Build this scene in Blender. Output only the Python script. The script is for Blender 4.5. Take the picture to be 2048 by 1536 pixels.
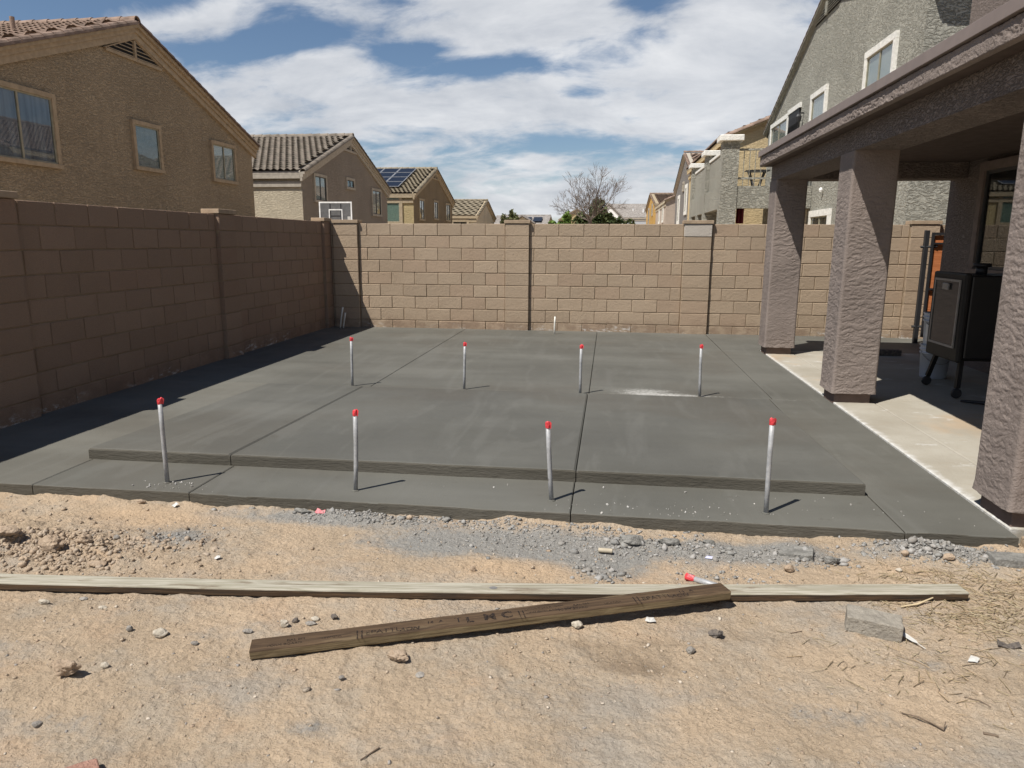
import bpy, bmesh, math, random
import numpy as np
from mathutils import Vector, Matrix, Euler, noise as mnoise
random.seed(7); RNG = np.random.default_rng(11)
for o in list(bpy.data.objects): bpy.data.objects.remove(o)
scene = bpy.context.scene; col = scene.collection
R = math.radians

# ---------------------------------------------------------------- camera
cam_d = bpy.data.cameras.new('camera'); cam = bpy.data.objects.new('camera', cam_d); col.objects.link(cam)
PITCH, YAW, ROLL = 0.195948, 0.130730, 0.0054384
fw = Vector((-math.sin(YAW)*math.cos(PITCH), math.cos(YAW)*math.cos(PITCH), -math.sin(PITCH)))
rt = Vector((math.cos(YAW), math.sin(YAW), 0)); up = rt.cross(fw)
rt = rt*math.cos(ROLL) + up*math.sin(ROLL); up = rt.cross(fw)
cam.matrix_world = Matrix(((rt.x, up.x, -fw.x, 0), (rt.y, up.y, -fw.y, 0), (rt.z, up.z, -fw.z, 1.4688), (0, 0, 0, 1)))
cam_d.sensor_width = 36; cam_d.lens = 1436.8/2048*36; cam_d.clip_start = 0.05; cam_d.clip_end = 2000
scene.camera = cam
scene.render.resolution_x, scene.render.resolution_y = 1024, 768

# ---------------------------------------------------------------- world / sky
SUN_TRAVEL = Vector((0.43, 0.44, -1.0)).normalized()
world = bpy.data.worlds.new('World'); scene.world = world; world.use_nodes = True
wt = world.node_tree; wt.nodes.clear()
def wn(t, **k):
    n = wt.nodes.new(t)
    for a, b in k.items(): setattr(n, a, b)
    return n
def wmath(op, a, b=None):
    n = wn('ShaderNodeMath', operation=op)
    for i, v in enumerate((a, b)):
        if v is None: continue
        if isinstance(v, (int, float)): n.inputs[i].default_value = v
        else: wt.links.new(v, n.inputs[i])
    return n.outputs[0]
sky = wn('ShaderNodeTexSky', sky_type='NISHITA'); sky.sun_disc = False
sky.sun_elevation = R(58.4); sky.sun_rotation = math.atan2(-SUN_TRAVEL.x, -SUN_TRAVEL.y)
sky.air_density = 1.0; sky.dust_density = 0.25; sky.ozone_density = 3.2; sky.altitude = 400
tc = wn('ShaderNodeTexCoord'); sep = wn('ShaderNodeSeparateXYZ'); wt.links.new(tc.outputs['Generated'], sep.inputs[0])
zc = wmath('MAXIMUM', wmath('ADD', sep.outputs[2], 0.30), 0.10)
cmb = wn('ShaderNodeCombineXYZ')
wt.links.new(wmath('DIVIDE', sep.outputs[0], zc), cmb.inputs[0]); wt.links.new(wmath('DIVIDE', sep.outputs[1], zc), cmb.inputs[1])
def wnoise(scale, detail, rough, dist=0, off=(0, 0, 0), sc=(1, 1, 1)):
    mp = wn('ShaderNodeMapping'); wt.links.new(cmb.outputs[0], mp.inputs[0])
    mp.inputs['Location'].default_value = off; mp.inputs['Scale'].default_value = sc
    n = wn('ShaderNodeTexNoise'); wt.links.new(mp.outputs[0], n.inputs['Vector'])
    n.inputs['Scale'].default_value = scale; n.inputs['Detail'].default_value = detail
    n.inputs['Roughness'].default_value = rough; n.inputs['Distortion'].default_value = dist
    return n.outputs[0]
n1 = wnoise(1.9, 11, 0.56, 0.35, (3.1, 1.7, 0), (0.9, 1.2, 1)); n2 = wnoise(6.0, 9, 0.62, 0.4, (8, 2, 0), (0.8, 1.25, 1))
cov = wmath('ADD', wmath('MULTIPLY', n1, 0.66), wmath('MULTIPLY', n2, 0.34))
# openings of blue in the cloud sheet, where the photograph's clouds part (cloud-plane coordinates, not the screen)
def hole(px, py, sx, sy, amp):
    # px,py: cloud-plane position
    mp = wn('ShaderNodeMapping'); wt.links.new(cmb.outputs[0], mp.inputs[0])
    mp.inputs['Location'].default_value = (-px/sx, -py/sy, 0); mp.inputs['Scale'].default_value = (1/sx, 1/sy, 1)
    ln = wn('ShaderNodeVectorMath', operation='LENGTH'); wt.links.new(mp.outputs[0], ln.inputs[0])
    g = wmath('POWER', 2.718, wmath('MULTIPLY', wmath('POWER', ln.outputs['Value'], 2), -1))
    return wmath('MULTIPLY', g, -amp)
HOLES = [(-.72, 1.655, .16, .05, .20), (-.50, 1.77, .10, .05, .19), (-.33, 1.86, .15, .045, .19), (-.08, 2.0, .06, .05, .13), (-1.1, 1.38, .2, .05, .20), (-.2, 2.33, .42, .08, .10), (.05, 1.64, .07, .035, .10),
         (-.90, 1.53, .15, .06, -.13), (-.25, 1.69, .22, .05, -.15), (-.78, 1.82, .24, .09, -.15), (-.32, 2.07, .38, .14, -.14), (.30, 1.9, .24, .28, -.17), (-.15, 1.55, .27, .07, -.13), (-.45, 2.85, .8, .4, -.08)]
for h in HOLES: cov = wmath('ADD', cov, hole(*h))
# the sheet is broken overhead and closes up towards the horizon all round, thinned above the view to darken the shade
thin = wn('ShaderNodeMapRange', interpolation_type='SMOOTHSTEP'); wt.links.new(sep.outputs[2], thin.inputs[0])
for i_, v_ in enumerate((.27, .50, 0, -.13)): thin.inputs[i_+1].default_value = v_
cov = wmath('ADD', cov, thin.outputs[0])
ramp = wn('ShaderNodeMapRange', interpolation_type='SMOOTHSTEP'); wt.links.new(cov, ramp.inputs[0])
ramp.inputs[1].default_value = 0.415; ramp.inputs[2].default_value = 0.575
dens = ramp.outputs[0]
shade = wn('ShaderNodeMapRange'); wt.links.new(wnoise(3.0, 8, 0.62, 0.3, (1.4, 5.2, 0), (.9, 1.2, 1)), shade.inputs[0])
shade.inputs[1].default_value = 0.3; shade.inputs[2].default_value = 0.72
cl = wn('ShaderNodeMixRGB'); wt.links.new(shade.outputs[0], cl.inputs[0])
cl.inputs[1].default_value = (5.9, 6.3, 7.0, 1); cl.inputs[2].default_value = (10.4, 10.5, 10.7, 1)
hz = wn('ShaderNodeMapRange'); wt.links.new(sep.outputs[2], hz.inputs[0])
hz.inputs[1].default_value = 0.0; hz.inputs[2].default_value = 0.12; hz.inputs[3].default_value = 0.6; hz.inputs[4].default_value = 0.0
dens2 = wmath('MAXIMUM', wmath('MULTIPLY', dens, 0.94), hz.outputs[0])
mx = wn('ShaderNodeMixRGB'); wt.links.new(dens2, mx.inputs[0]); wt.links.new(sky.outputs[0], mx.inputs[1]); wt.links.new(cl.outputs[0], mx.inputs[2])
bg = wn('ShaderNodeBackground'); wt.links.new(mx.outputs[0], bg.inputs[0]); bg.inputs[1].default_value = 0.066
wo = wn('ShaderNodeOutputWorld'); wt.links.new(bg.outputs[0], wo.inputs[0])

# ---------------------------------------------------------------- sun, exposure
sun_d = bpy.data.lights.new('sun', 'SUN'); sun = bpy.data.objects.new('sun', sun_d); col.objects.link(sun)
sun_d.energy = 5.0; sun_d.angle = R(0.53); sun_d.color = (1.0, 0.955, 0.89)
sun.rotation_euler = SUN_TRAVEL.to_track_quat('-Z', 'Y').to_euler(); sun.location = (-8, -8, 20)
vs = scene.view_settings; vs.view_transform = 'Standard'; vs.look = 'None'; vs.gamma = 1; vs.use_curve_mapping = False
vs.exposure = 0.35

# ---------------------------------------------------------------- material helpers
class Mat:
    def __init__(s, name, rough=0.9, spec=0.3, metal=0.0):
        s.m = bpy.data.materials.new(name); s.m.use_nodes = True; s.nt = s.m.node_tree
        s.b = s.nt.nodes['Principled BSDF']; s.b.inputs['Roughness'].default_value = rough
        s.b.inputs['Specular IOR Level'].default_value = spec; s.b.inputs['Metallic'].default_value = metal
        s.pos = s.n('ShaderNodeNewGeometry').outputs['Position']; s.tc = s.n('ShaderNodeTexCoord')
    def n(s, t, **k):
        x = s.nt.nodes.new(t)
        for a, b in k.items(): setattr(x, a, b)
        return x
    def link(s, a, b): s.nt.links.new(a, b)
    def put(s, sock, v):
        if isinstance(v, (int, float)): sock.default_value = v
        elif isinstance(v, (tuple, list)): sock.default_value = tuple(v) + ((1,) if len(v) == 3 and sock.type == 'RGBA' else ())
        else: s.link(v, sock)
    def math(s, op, a, b=0.0, clamp=False):
        x = s.n('ShaderNodeMath', operation=op); x.use_clamp = clamp; s.put(x.inputs[0], a); s.put(x.inputs[1], b); return x.outputs[0]
    def map(s, vec, sc=(1, 1, 1), loc=(0, 0, 0), rot=(0, 0, 0)):
        x = s.n('ShaderNodeMapping'); s.link(vec, x.inputs[0]); x.inputs['Scale'].default_value = sc
        x.inputs['Location'].default_value = loc; x.inputs['Rotation'].default_value = rot; return x.outputs[0]
    def noise(s, scale, detail=4, rough=.55, vec=None, dist=0):
        x = s.n('ShaderNodeTexNoise'); s.link(vec if vec is not None else s.pos, x.inputs['Vector'])
        x.inputs['Scale'].default_value = scale; x.inputs['Detail'].default_value = detail
        x.inputs['Roughness'].default_value = rough; x.inputs['Distortion'].default_value = dist; return x.outputs[0]
    def voro(s, scale, vec=None, feature='F1'):
        x = s.n('ShaderNodeTexVoronoi'); x.feature = feature; s.link(vec if vec is not None else s.pos, x.inputs['Vector'])
        x.inputs['Scale'].default_value = scale; return x.outputs[0]
    def rng(s, v, a, b, c=0., d=1., smooth=True):
        x = s.n('ShaderNodeMapRange'); x.interpolation_type = 'SMOOTHSTEP' if smooth else 'LINEAR'
        s.put(x.inputs[0], v)
        for i, q in enumerate((a, b, c, d)): x.inputs[i+1].default_value = q
        return x.outputs[0]
    def mix(s, f, a, b, mode='MIX'):
        x = s.n('ShaderNodeMixRGB', blend_type=mode); s.put(x.inputs[0], f); s.put(x.inputs[1], a); s.put(x.inputs[2], b); return x.outputs[0]
    def bump(s, h, dist, strength=1., prev=None):
        x = s.n('ShaderNodeBump'); s.link(h, x.inputs['Height']); x.inputs['Distance'].default_value = dist
        x.inputs['Strength'].default_value = strength
        if prev is not None: s.link(prev, x.inputs['Normal'])
        return x.outputs[0]
    def color(s, c): s.put(s.b.inputs['Base Color'], c); return s
    def normal(s, n): s.link(n, s.b.inputs['Normal']); return s
    def rand(s): return s.n('ShaderNodeObjectInfo').outputs['Random']
    def rough(s, v): s.put(s.b.inputs['Roughness'], v); return s

def c(h, k=1.0):   # sRGB hex -> linear
    v = [int(h[i:i+2], 16)/255 for i in (0, 2, 4)]
    return tuple(k*(x/12.92 if x <= .04045 else ((x+.055)/1.055)**2.4) for x in v)

def plain(name, colr, rough=.7, spec=.3, metal=0, var=.12, scale=9, bump=0, bscale=60):
    m = Mat(name, rough, spec, metal); a = tuple(x*(1-var) for x in colr); b = tuple(min(1, x*(1+var)) for x in colr)
    m.color(m.mix(m.rng(m.noise(scale, 5), .3, .7), a, b))
    if bump: m.normal(m.bump(m.noise(bscale, 3), bump))
    return m.m

def stucco(name, colr, scale=1.0, depth=.012, sx=1.0, stain=.10):
    m = Mat(name, .93, .15)
    v = m.map(m.pos, (13*scale, 13*scale, 34*scale*sx))
    h1 = m.rng(m.noise(1, 5, .6, v, .7), .42, .58)
    h2 = m.noise(55*scale, 3, .6)
    h = m.math('ADD', m.math('MULTIPLY', h1, .8), m.math('MULTIPLY', h2, .35))
    big = m.rng(m.noise(.5, 5, .6), .3, .7)
    col_ = m.mix(big, tuple(x*(1-stain) for x in colr), tuple(x*(1+stain*.7) for x in colr))
    streak = m.rng(m.noise(1, 5, .6, m.map(m.pos, (3, 3, .25))), .45, .75)
    col_ = m.mix(m.math('MULTIPLY', streak, .35), col_, tuple(x*.78 for x in colr))
    m.color(col_); m.normal(m.bump(h, depth)); return m.m

# walls of concrete block
def block_mat(name, tint=(1, 1, 1), light=False):
    m = Mat(name, .95, .12); r = m.rand()
    base = c('ad9a84') if not light else c('bbb3a8')
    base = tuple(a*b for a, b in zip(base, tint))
    colr = m.mix(r, tuple(x*.91 for x in base), tuple(x*1.06 for x in base))
    pink = m.math('GREATER_THAN', m.math('FRACT', m.math('MULTIPLY', r, 7.31)), .8)
    colr = m.mix(m.math('MULTIPLY', pink, .32), colr, tuple(a*b for a, b in zip(base, (.93, .82, .80))))
    sp = m.rng(m.noise(160, 2, .5), .35, .68); colr = m.mix(m.math('MULTIPLY', sp, .30), colr, tuple(x*.55 for x in base))
    sp2 = m.rng(m.noise(210, 2, .5), .60, .75); colr = m.mix(m.math('MULTIPLY', sp2, .35), colr, tuple(min(.9, x*1.7) for x in base))
    big = m.rng(m.noise(1.6, 5, .65), .42, .72); colr = m.mix(m.math('MULTIPLY', big, .25), colr, tuple(a*b for a, b in zip(base, (.70, .66, .62))))
    # rising damp, soil splash and white salts at the foot of the wall
    z = m.n('ShaderNodeSeparateXYZ'); m.link(m.pos, z.inputs[0]); zz = m.math('ADD', z.outputs[2], m.math('MULTIPLY', m.noise(3.5, 6, .65), .30))
    damp = m.rng(zz, .42, .20); dz = m.rng(m.noise(5, 5, .6), .35, .6)
    colr = m.mix(m.math('MULTIPLY', m.math('MULTIPLY', damp, dz), .55), colr, (.20, .135, .095))
    salt = m.math('MULTIPLY', m.rng(zz, .27, .17), m.rng(m.noise(16, 8, .75, m.map(m.pos, (.6, .6, 1.6))), .50, .62))
    sb = m.rng(m.noise(.9, 2), .42, .62); colr = m.mix(m.math('MULTIPLY', salt, m.math('MULTIPLY', sb, .9)), colr, (.66, .64, .60))
    m.color(colr); b1 = m.bump(m.noise(110, 4, .7), .010); b2 = m.bump(m.noise(22, 3, .5), .008, .7, b1); m.normal(b2); return m.m
M_BLOCK = block_mat('block'); M_BLOCK_LEFT_SHADE = block_mat('block_left_shade', (.78, .705, .705)); M_BLOCK_PALE = block_mat('block_pale', light=True)  # left copy: redder brown, also darkened to deepen that wall's shade
M_MORTAR = plain('mortar', c('8d7c66'), .95, .1, bump=.004, bscale=90)
M_CAP = plain('wall_cap', c('a18e78'), .95, .1, bump=.004, bscale=120)

def concrete(name, c0, c1, new=True):
    m = Mat(name, .85, .25)
    sx = m.rng(m.noise(1, 6, .55, m.map(m.pos, (.35, 1.7, 4))), .30, .72)
    colr = m.mix(sx, c0, c1)
    bl = m.rng(m.noise(.8, 5, .6, m.map(m.pos, (1, .7, 1), (4, 2, 0))), .40, .66); colr = m.mix(m.math('MULTIPLY', bl, .45), colr, tuple(x*.74 for x in c0))
    gr = m.noise(230, 2, .5); colr = m.mix(m.math('MULTIPLY', m.rng(gr, .4, .7), .18), colr, tuple(x*.6 for x in c0))
    if new:
        wet = m.rng(m.noise(.55, 4, .55, m.map(m.pos, (1, 1, 1), (9, 3.3, 0))), .52, .66)
        colr = m.mix(m.math('MULTIPLY', wet, .40), colr, (.088, .078, .062))
        arc = m.rng(m.noise(1, 5, .6, m.map(m.pos, (3.2, .55, 1), (0, 0, 0), (0, 0, .5)), 1.5), .52, .66); colr = m.mix(m.math('MULTIPLY', arc, .22), colr, (.155, .152, .136))
        spot = m.rng(m.noise(7, 5, .7, m.map(m.pos, (1, 1.5, 1), (2, 4, 0))), .62, .70); colr = m.mix(m.math('MULTIPLY', spot, .35), colr, (.075, .068, .055))
        # white salts drying out in three patches on the slab
        sp = m.n('ShaderNodeSeparateXYZ'); m.link(m.pos, sp.inputs[0]); x, y = sp.outputs[0], sp.outputs[1]
        def patch(px, py, sx_, sy_):
            d = m.math('ADD', m.math('POWER', m.math('MULTIPLY', m.math('SUBTRACT', x, px), 1/sx_), 2), m.math('POWER', m.math('MULTIPLY', m.math('SUBTRACT', y, py), 1/sy_), 2))
            return m.math('POWER', 2.718, m.math('MULTIPLY', d, -1))
        tot = patch(.42, 7.17, .55, .26)
        for a in ((.95, 7.02, .8, .07), (1.62, 5.13, .14, .22), (1.75, 6.95, .25, .08), (1.65, 6.45, .15, .1)): tot = m.math('ADD', tot, m.math('MULTIPLY', patch(*a), .62))
        nz = m.noise(1, 9, .8, m.map(m.pos, (17, 36, 1)), 2.2)
        colr = m.mix(m.rng(m.math('ADD', m.math('MULTIPLY', tot, .36), nz), .76, .98), colr, (.44, .43, .40))
    m.color(colr)
    br = m.noise(1, 4, .6, m.map(m.pos, (14, 120, 60))); b = m.bump(br, .0016); b = m.bump(m.noise(170, 3, .6), .0022, .8, b); b = m.bump(m.noise(2.2, 3), .012, .5, b); m.normal(b)
    m.rough(m.rng(m.noise(1.1, 4), .3, .7, .58, .85)) if new else m.normal(m.bump(m.noise(1, 5, .7, m.map(m.pos, (14, 14, 60))), .007))
    return m.m
M_SLAB = concrete('fresh_concrete', (.103, .100, .085), (.134, .131, .113))
M_PAD = concrete('fresh_concrete_pad', (.098, .096, .083), (.124, .122, .107))
M_STRIP = concrete('fresh_concrete_drying', (.120, .115, .097), (.155, .150, .128))
M_SLABEDGE = concrete('fresh_concrete_edge', (.085, .077, .060), (.12, .11, .09), False)
def patio_mat():
    m = Mat('old_patio_concrete', .9, .2)
    colr = m.mix(m.rng(m.noise(1.4, 6, .62), .3, .7), (.29, .262, .21), (.37, .345, .29))
    st = m.rng(m.noise(1, 7, .7, m.map(m.pos, (6, 16, 1))), .55, .68); colr = m.mix(m.math('MULTIPLY', st, .35), colr, (.30, .25, .185))
    rust = m.rng(m.noise(.9, 4, .6, m.map(m.pos, (1, 1, 1), (5, 1, 0))), .55, .7); colr = m.mix(m.math('MULTIPLY', rust, .4), colr, (.45, .30, .17))
    sp = m.n('ShaderNodeSeparateXYZ'); m.link(m.pos, sp.inputs[0])
    e = m.math('ADD', sp.outputs[0], m.math('MULTIPLY', m.noise(14, 6, .7), .16)); colr = m.mix(m.math('MULTIPLY', m.rng(e, 2.27, 2.17), .9), colr, (.60, .60, .58))
    w = m.rng(m.noise(2.3, 7, .7, m.map(m.pos, (1, 1.6, 1), (7, 7, 0))), .60, .66); colr = m.mix(m.math('MULTIPLY', w, .6), colr, (.52, .51, .48))
    m.color(colr); m.normal(m.bump(m.noise(60, 4, .65), .004)); return m.m
M_PATIO = patio_mat()

def dirt_mat():
    m = Mat('dirt', .97, .08)
    a = m.rng(m.noise(1.3, 7, .65), .32, .68); colr = m.mix(a, (.43, .335, .235), (.55, .42, .29))
    b_ = m.rng(m.noise(3.7, 6, .65, m.map(m.pos, (1, 1, 1), (3, 9, 0))), .46, .68); colr = m.mix(m.math('MULTIPLY', b_, .55), colr, (.44, .385, .31))
    g = m.rng(m.noise(1.5, 7, .66, m.map(m.pos, (1, 1.5, 1), (13, 2, 0))), .50, .66); colr = m.mix(m.math('MULTIPLY', g, .50), colr, (.36, .34, .305))
    o_ = m.rng(m.noise(2.1, 6, .65, m.map(m.pos, (1, 1.4, 1), (31, 7, 0))), .54, .68); colr = m.mix(m.math('MULTIPLY', o_, .5), colr, (.53, .375, .245))
    at = m.n('ShaderNodeAttribute'); at.attribute_name = 'stain'; sp = m.n('ShaderNodeSeparateColor'); m.link(at.outputs['Color'], sp.inputs[0])
    nz = m.math('ADD', m.math('MULTIPLY', m.noise(4, 4, .6), .5), m.math('MULTIPLY', m.noise(26, 7, .75), .5))
    grey = m.rng(m.math('ADD', sp.outputs[0], m.math('MULTIPLY', m.math('SUBTRACT', nz, .5), 1.9)), .25, .85); colr = m.mix(m.math('MULTIPLY', grey, .88), colr, (.285, .285, .27))
    damp = m.rng(m.math('ADD', sp.outputs[1], m.math('MULTIPLY', m.math('SUBTRACT', nz, .5), .8)), .30, .75); colr = m.mix(m.math('MULTIPLY', damp, .55), colr, (.17, .125, .082))
    org = m.rng(m.math('ADD', sp.outputs[2], m.math('MULTIPLY', m.math('SUBTRACT', nz, .5), .8)), .30, .75); colr = m.mix(m.math('MULTIPLY', org, .7), colr, (.56, .405, .26))
    s1 = m.rng(m.noise(150, 3, .6), .40, .30); colr = m.mix(m.math('MULTIPLY', s1, .55), colr, (.17, .125, .085))
    s2 = m.rng(m.noise(190, 2, .6), .62, .72); colr = m.mix(m.math('MULTIPLY', s2, .7), colr, (.60, .51, .40))
    s3 = m.rng(m.voro(85), .16, .10); colr = m.mix(m.math('MULTIPLY', s3, .35), colr, (.30, .27, .235))
    m.color(colr)
    b = m.bump(m.noise(40, 6, .7), .02); b = m.bump(m.noise(170, 3, .7), .008, 1, b); b = m.bump(m.voro(60), .006, .6, b); m.normal(b); return m.m
M_DIRT = dirt_mat()
def pebble_mat(name, cols):
    m = Mat(name, .95, .1); g = m.n('ShaderNodeNewGeometry'); r = g.outputs['Random Per Island']
    cr = m.n('ShaderNodeValToRGB'); m.link(r, cr.inputs[0]); cr.color_ramp.interpolation = 'CONSTANT'
    el = cr.color_ramp.elements
    while len(el) < len(cols): el.new(.5)
    for i, q in enumerate(cols): el[i].position = i/len(cols); el[i].color = tuple(q) + (1,)
    m.color(m.mix(m.rng(m.noise(70, 4), .3, .7, 0, .4), cr.outputs[0], (.2, .16, .12), 'MIX')); m.normal(m.bump(m.noise(150, 3), .004)); return m.m
M_PEB = pebble_mat('pebbles', [(.38, .30, .215), (.45, .36, .265), (.33, .28, .22), (.42, .33, .24), (.30, .28, .255), (.54, .47, .38), (.37, .28, .20)])
M_CRUMB = pebble_mat('cement_crumbs', [(.27, .27, .255), (.32, .315, .30), (.22, .22, .21), (.36, .35, .33), (.26, .25, .23)])
M_CLOD = pebble_mat('clods', [(.38, .29, .205), (.43, .33, .235), (.34, .26, .185), (.42, .34, .26)])
M_STRAW = pebble_mat('straw', [(.42, .34, .2), (.34, .27, .16), (.50, .42, .28), (.24, .18, .11), (.45, .33, .2)])
def rock_mat(name, col1, col2):
    m = Mat(name, .95, .1); colr = m.mix(m.rng(m.noise(28, 6, .7), .35, .65), col1, col2); m.color(colr)
    b = m.bump(m.noise(60, 6, .7), .014); m.normal(b); return m.m
M_RTAN = rock_mat('rock_tan', (.34, .255, .18), (.45, .35, .255)); M_RPALE = rock_mat('rock_pale', (.44, .39, .31), (.58, .52, .43))
M_RGREY = rock_mat('rock_grey', (.24, .22, .195), (.36, .33, .29)); M_RDARK = rock_mat('rock_dark', (.09, .08, .075), (.20, .17, .14))
M_CEM = rock_mat('cement_chunk', (.17, .165, .15), (.28, .27, .245))

def wood_mat(name, a, b, dk, stainc=None):
    m = Mat(name, .85, .2); v = m.map(m.tc.outputs['Object'], (2.2, 34, 34)); n = m.noise(1, 6, .6, v, 2.2)
    colr = m.mix(m.rng(n, .32, .68), a, b)
    gl = m.rng(m.noise(1, 3, .5, m.map(m.tc.outputs['Object'], (1.2, 120, 120)), 1.), .52, .64); colr = m.mix(m.math('MULTIPLY', gl, .45), colr, dk)
    if stainc is not None:
        s = m.rng(m.noise(1, 6, .7, m.map(m.tc.outputs['Object'], (2.2, 16, 16), (2, 0, 0))), .54, .66); colr = m.mix(m.math('MULTIPLY', s, .75), colr, stainc)
    m.color(colr); m.normal(m.bump(m.noise(1, 5, .6, m.map(m.tc.outputs['Object'], (6, 150, 150))), .003)); return m.m
M_PALEWOOD = wood_mat('pale_board', (.27, .25, .185), (.40, .372, .305), (.15, .128, .095), (.13, .09, .055))
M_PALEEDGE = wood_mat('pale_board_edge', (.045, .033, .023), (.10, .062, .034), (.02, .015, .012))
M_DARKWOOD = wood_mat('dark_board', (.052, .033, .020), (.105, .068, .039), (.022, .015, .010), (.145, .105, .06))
M_INK = Mat('ink', .9, .1); M_INK.color((.032, .026, .024)); M_INK.put(M_INK.b.inputs['Alpha'], M_INK.rng(M_INK.noise(130, 4, .7), .42, .58, .05, .8)); M_INK = M_INK.m
M_PIPE = Mat('galvanised', .5, .4, .12); M_PIPE.color(M_PIPE.mix(M_PIPE.rng(M_PIPE.noise(30, 5, .7), .35, .68), (.34, .345, .35), (.50, .50, .50)))
_sp = M_PIPE.rng(M_PIPE.noise(55, 6, .7, M_PIPE.map(M_PIPE.pos, (1, 1, .4))), .62, .70); M_PIPE.color(M_PIPE.mix(_sp, M_PIPE.mix(M_PIPE.rng(M_PIPE.noise(30, 5, .7), .35, .68), (.30, .305, .31), (.40, .40, .40)), (.09, .08, .07))); M_PIPE = M_PIPE.m
M_RED = plain('red_tape', (.60, .045, .055), .45, .5, bump=.002)
M_PVC = plain('pvc_white', (.62, .60, .54), .55, .4)

TANC, GREYC, BROWNC, SAGEC, HOMEC = c('a09079'), c('9a9084'), c('8a7350'), c('a9a899'), c('837871')
M_TAN = stucco('stucco_tan', TANC, .75, .02); M_TANTRIM = plain('trim_tan', c('a08f78'), .9, .1, bump=.003)
M_GREYST = stucco('stucco_grey', c('958b7f'), .7, .02); M_GREYTRIM = plain('trim_grey', c('a59d90'), .9, .1)
M_CREAMST = stucco('stucco_cream', c('bdb29c'), .7, .02)
M_BEIGE = stucco('stucco_beige', c('c6b28c'), .7, .02)
M_BROWNST = stucco('stucco_brown', c('85765f'), .7, .02); M_BROWNTRIM = plain('trim_brown', c('9f917a'), .9, .1)
M_YELST = stucco('stucco_ochre', c('b0a07a'), .7, .02)
M_SAGE = stucco('stucco_sage', c('a3a196'), .62, .05); M_SAGEW = plain('trim_white', (.70, .69, .64), .9, .1, bump=.012, bscale=30)
M_HOME = stucco('stucco_mauve', HOMEC, 1.5, .016)
M_HOMEPLAIN = plain('mauve_paint', c('7c7069'), .9, .1, bump=.003, bscale=80)
M_FASCIA = plain('fascia_metal', c('7d716b'), .6, .4, var=.06)
M_PLINTH = plain('plinth', c('6f5f57'), .9, .15, bump=.003)
def tile_mat(name, base):
    m = Mat(name, .9, .15); r = m.rng(m.noise(3.2, 2, .5), .35, .65); colr = m.mix(r, tuple(x*.75 for x in base), tuple(x*1.2 for x in base))
    r2 = m.rng(m.noise(14, 5, .6), .5, .7); colr = m.mix(m.math('MULTIPLY', r2, .4), colr, tuple(x*.6 for x in base)); m.color(colr); m.normal(m.bump(m.noise(40, 3), .006)); return m.m
M_TILE = tile_mat('tile_mauve', c('877467')); M_TILE2 = tile_mat('tile_taupe', c('81786d')); M_TILE3 = tile_mat('tile_sand', c('857b69')); M_TILE4 = tile_mat('tile_flat', c('8b857f'))
M_FRAME = plain('window_frame', c('8f8a78'), .6, .3); M_FRAMEDK = plain('window_frame_dark', (.05, .05, .05), .5, .4)
M_BLIND = Mat('blind', .8, .2); _w = M_BLIND.n('ShaderNodeTexWave'); _w.bands_direction = 'Z'; _w.inputs['Scale'].default_value = 6; M_BLIND.link(M_BLIND.pos, _w.inputs[0])
M_BLIND.color(M_BLIND.mix(_w.outputs[1], (.55, .55, .52), (.68, .68, .65))); M_BLIND = M_BLIND.m
M_CURT = Mat('curtain_or_dark', .85, .1); M_CURT.color(M_CURT.mix(M_CURT.rng(M_CURT.noise(1, 4, .6, M_CURT.map(M_CURT.pos, (9, 9, .5))), .3, .7), (.20, .20, .25), (.36, .36, .42))); M_CURT = M_CURT.m  # folds painted as darker and lighter streaks on a flat sheet
M_GREENBL = plain('green_blind', (.36, .44, .36), .8, .2)
M_UNLIT = plain('unlit_dark', (.03, .03, .032), .9, .1)  # flat dark colour painted in for shaded rooms, vents and pipe mouths
def glass():
    m = Mat('glass'); nt = m.nt; out = nt.nodes['Material Output']
    t = m.n('ShaderNodeBsdfTransparent'); t.inputs[0].default_value = (.80, .84, .84, 1); g = m.n('ShaderNodeBsdfGlossy'); g.inputs['Roughness'].default_value = .015
    fr = m.n('ShaderNodeLayerWeight'); f = m.math('ADD', m.math('MULTIPLY', m.math('POWER', fr.outputs['Facing'], 3.5), .7), .05, True)
    mx = m.n('ShaderNodeMixShader'); m.link(f, mx.inputs[0]); m.link(t.outputs[0], mx.inputs[1]); m.link(g.outputs[0], mx.inputs[2]); m.link(mx.outputs[0], out.inputs[0]); return m.m
M_GLASS = glass()
M_BLACK = plain('black_paint', (.006, .006, .0065), .45, .5); M_BLACKM = plain('black_metal', (.02, .02, .022), .5, .5)
M_DKGREY = plain('dark_grey_enamel', (.018, .017, .016), .55, .2); M_SILV = plain('frame_line', (.22, .21, .20), .4, .5)
M_ORANGE = wood_mat('orange_board', (.40, .13, .045), (.55, .20, .08), (.25, .08, .03))
M_BUCKET = plain('bucket', (.42, .45, .50), .5, .4, var=.05); M_LABEL = plain('paper_label', (.66, .64, .60), .7, .2)
M_SOLAR = plain('solar_cells', (.007, .009, .016), .3, .3); M_SOLFR = plain('solar_frame', (.35, .36, .38), .5, .5)
M_WHITE = plain('white_paint', (.78, .78, .76), .7, .3); M_BARK = plain('bark', (.17, .14, .12), .95, .1, var=.3)
def leaf_mat(name, a, b):
    m = Mat(name, .7, .25); g = m.n('ShaderNodeNewGeometry'); m.color(m.mix(g.outputs['Random Per Island'], a, b)); return m.m
M_LEAFB = leaf_mat('leaves_bright', (.075, .135, .028), (.16, .24, .05)); M_LEAFD = leaf_mat('leaves_dark', (.045, .068, .022), (.11, .135, .048)); M_LEAFO = leaf_mat('leaves_olive', (.09, .10, .04), (.16, .16, .07))

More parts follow.
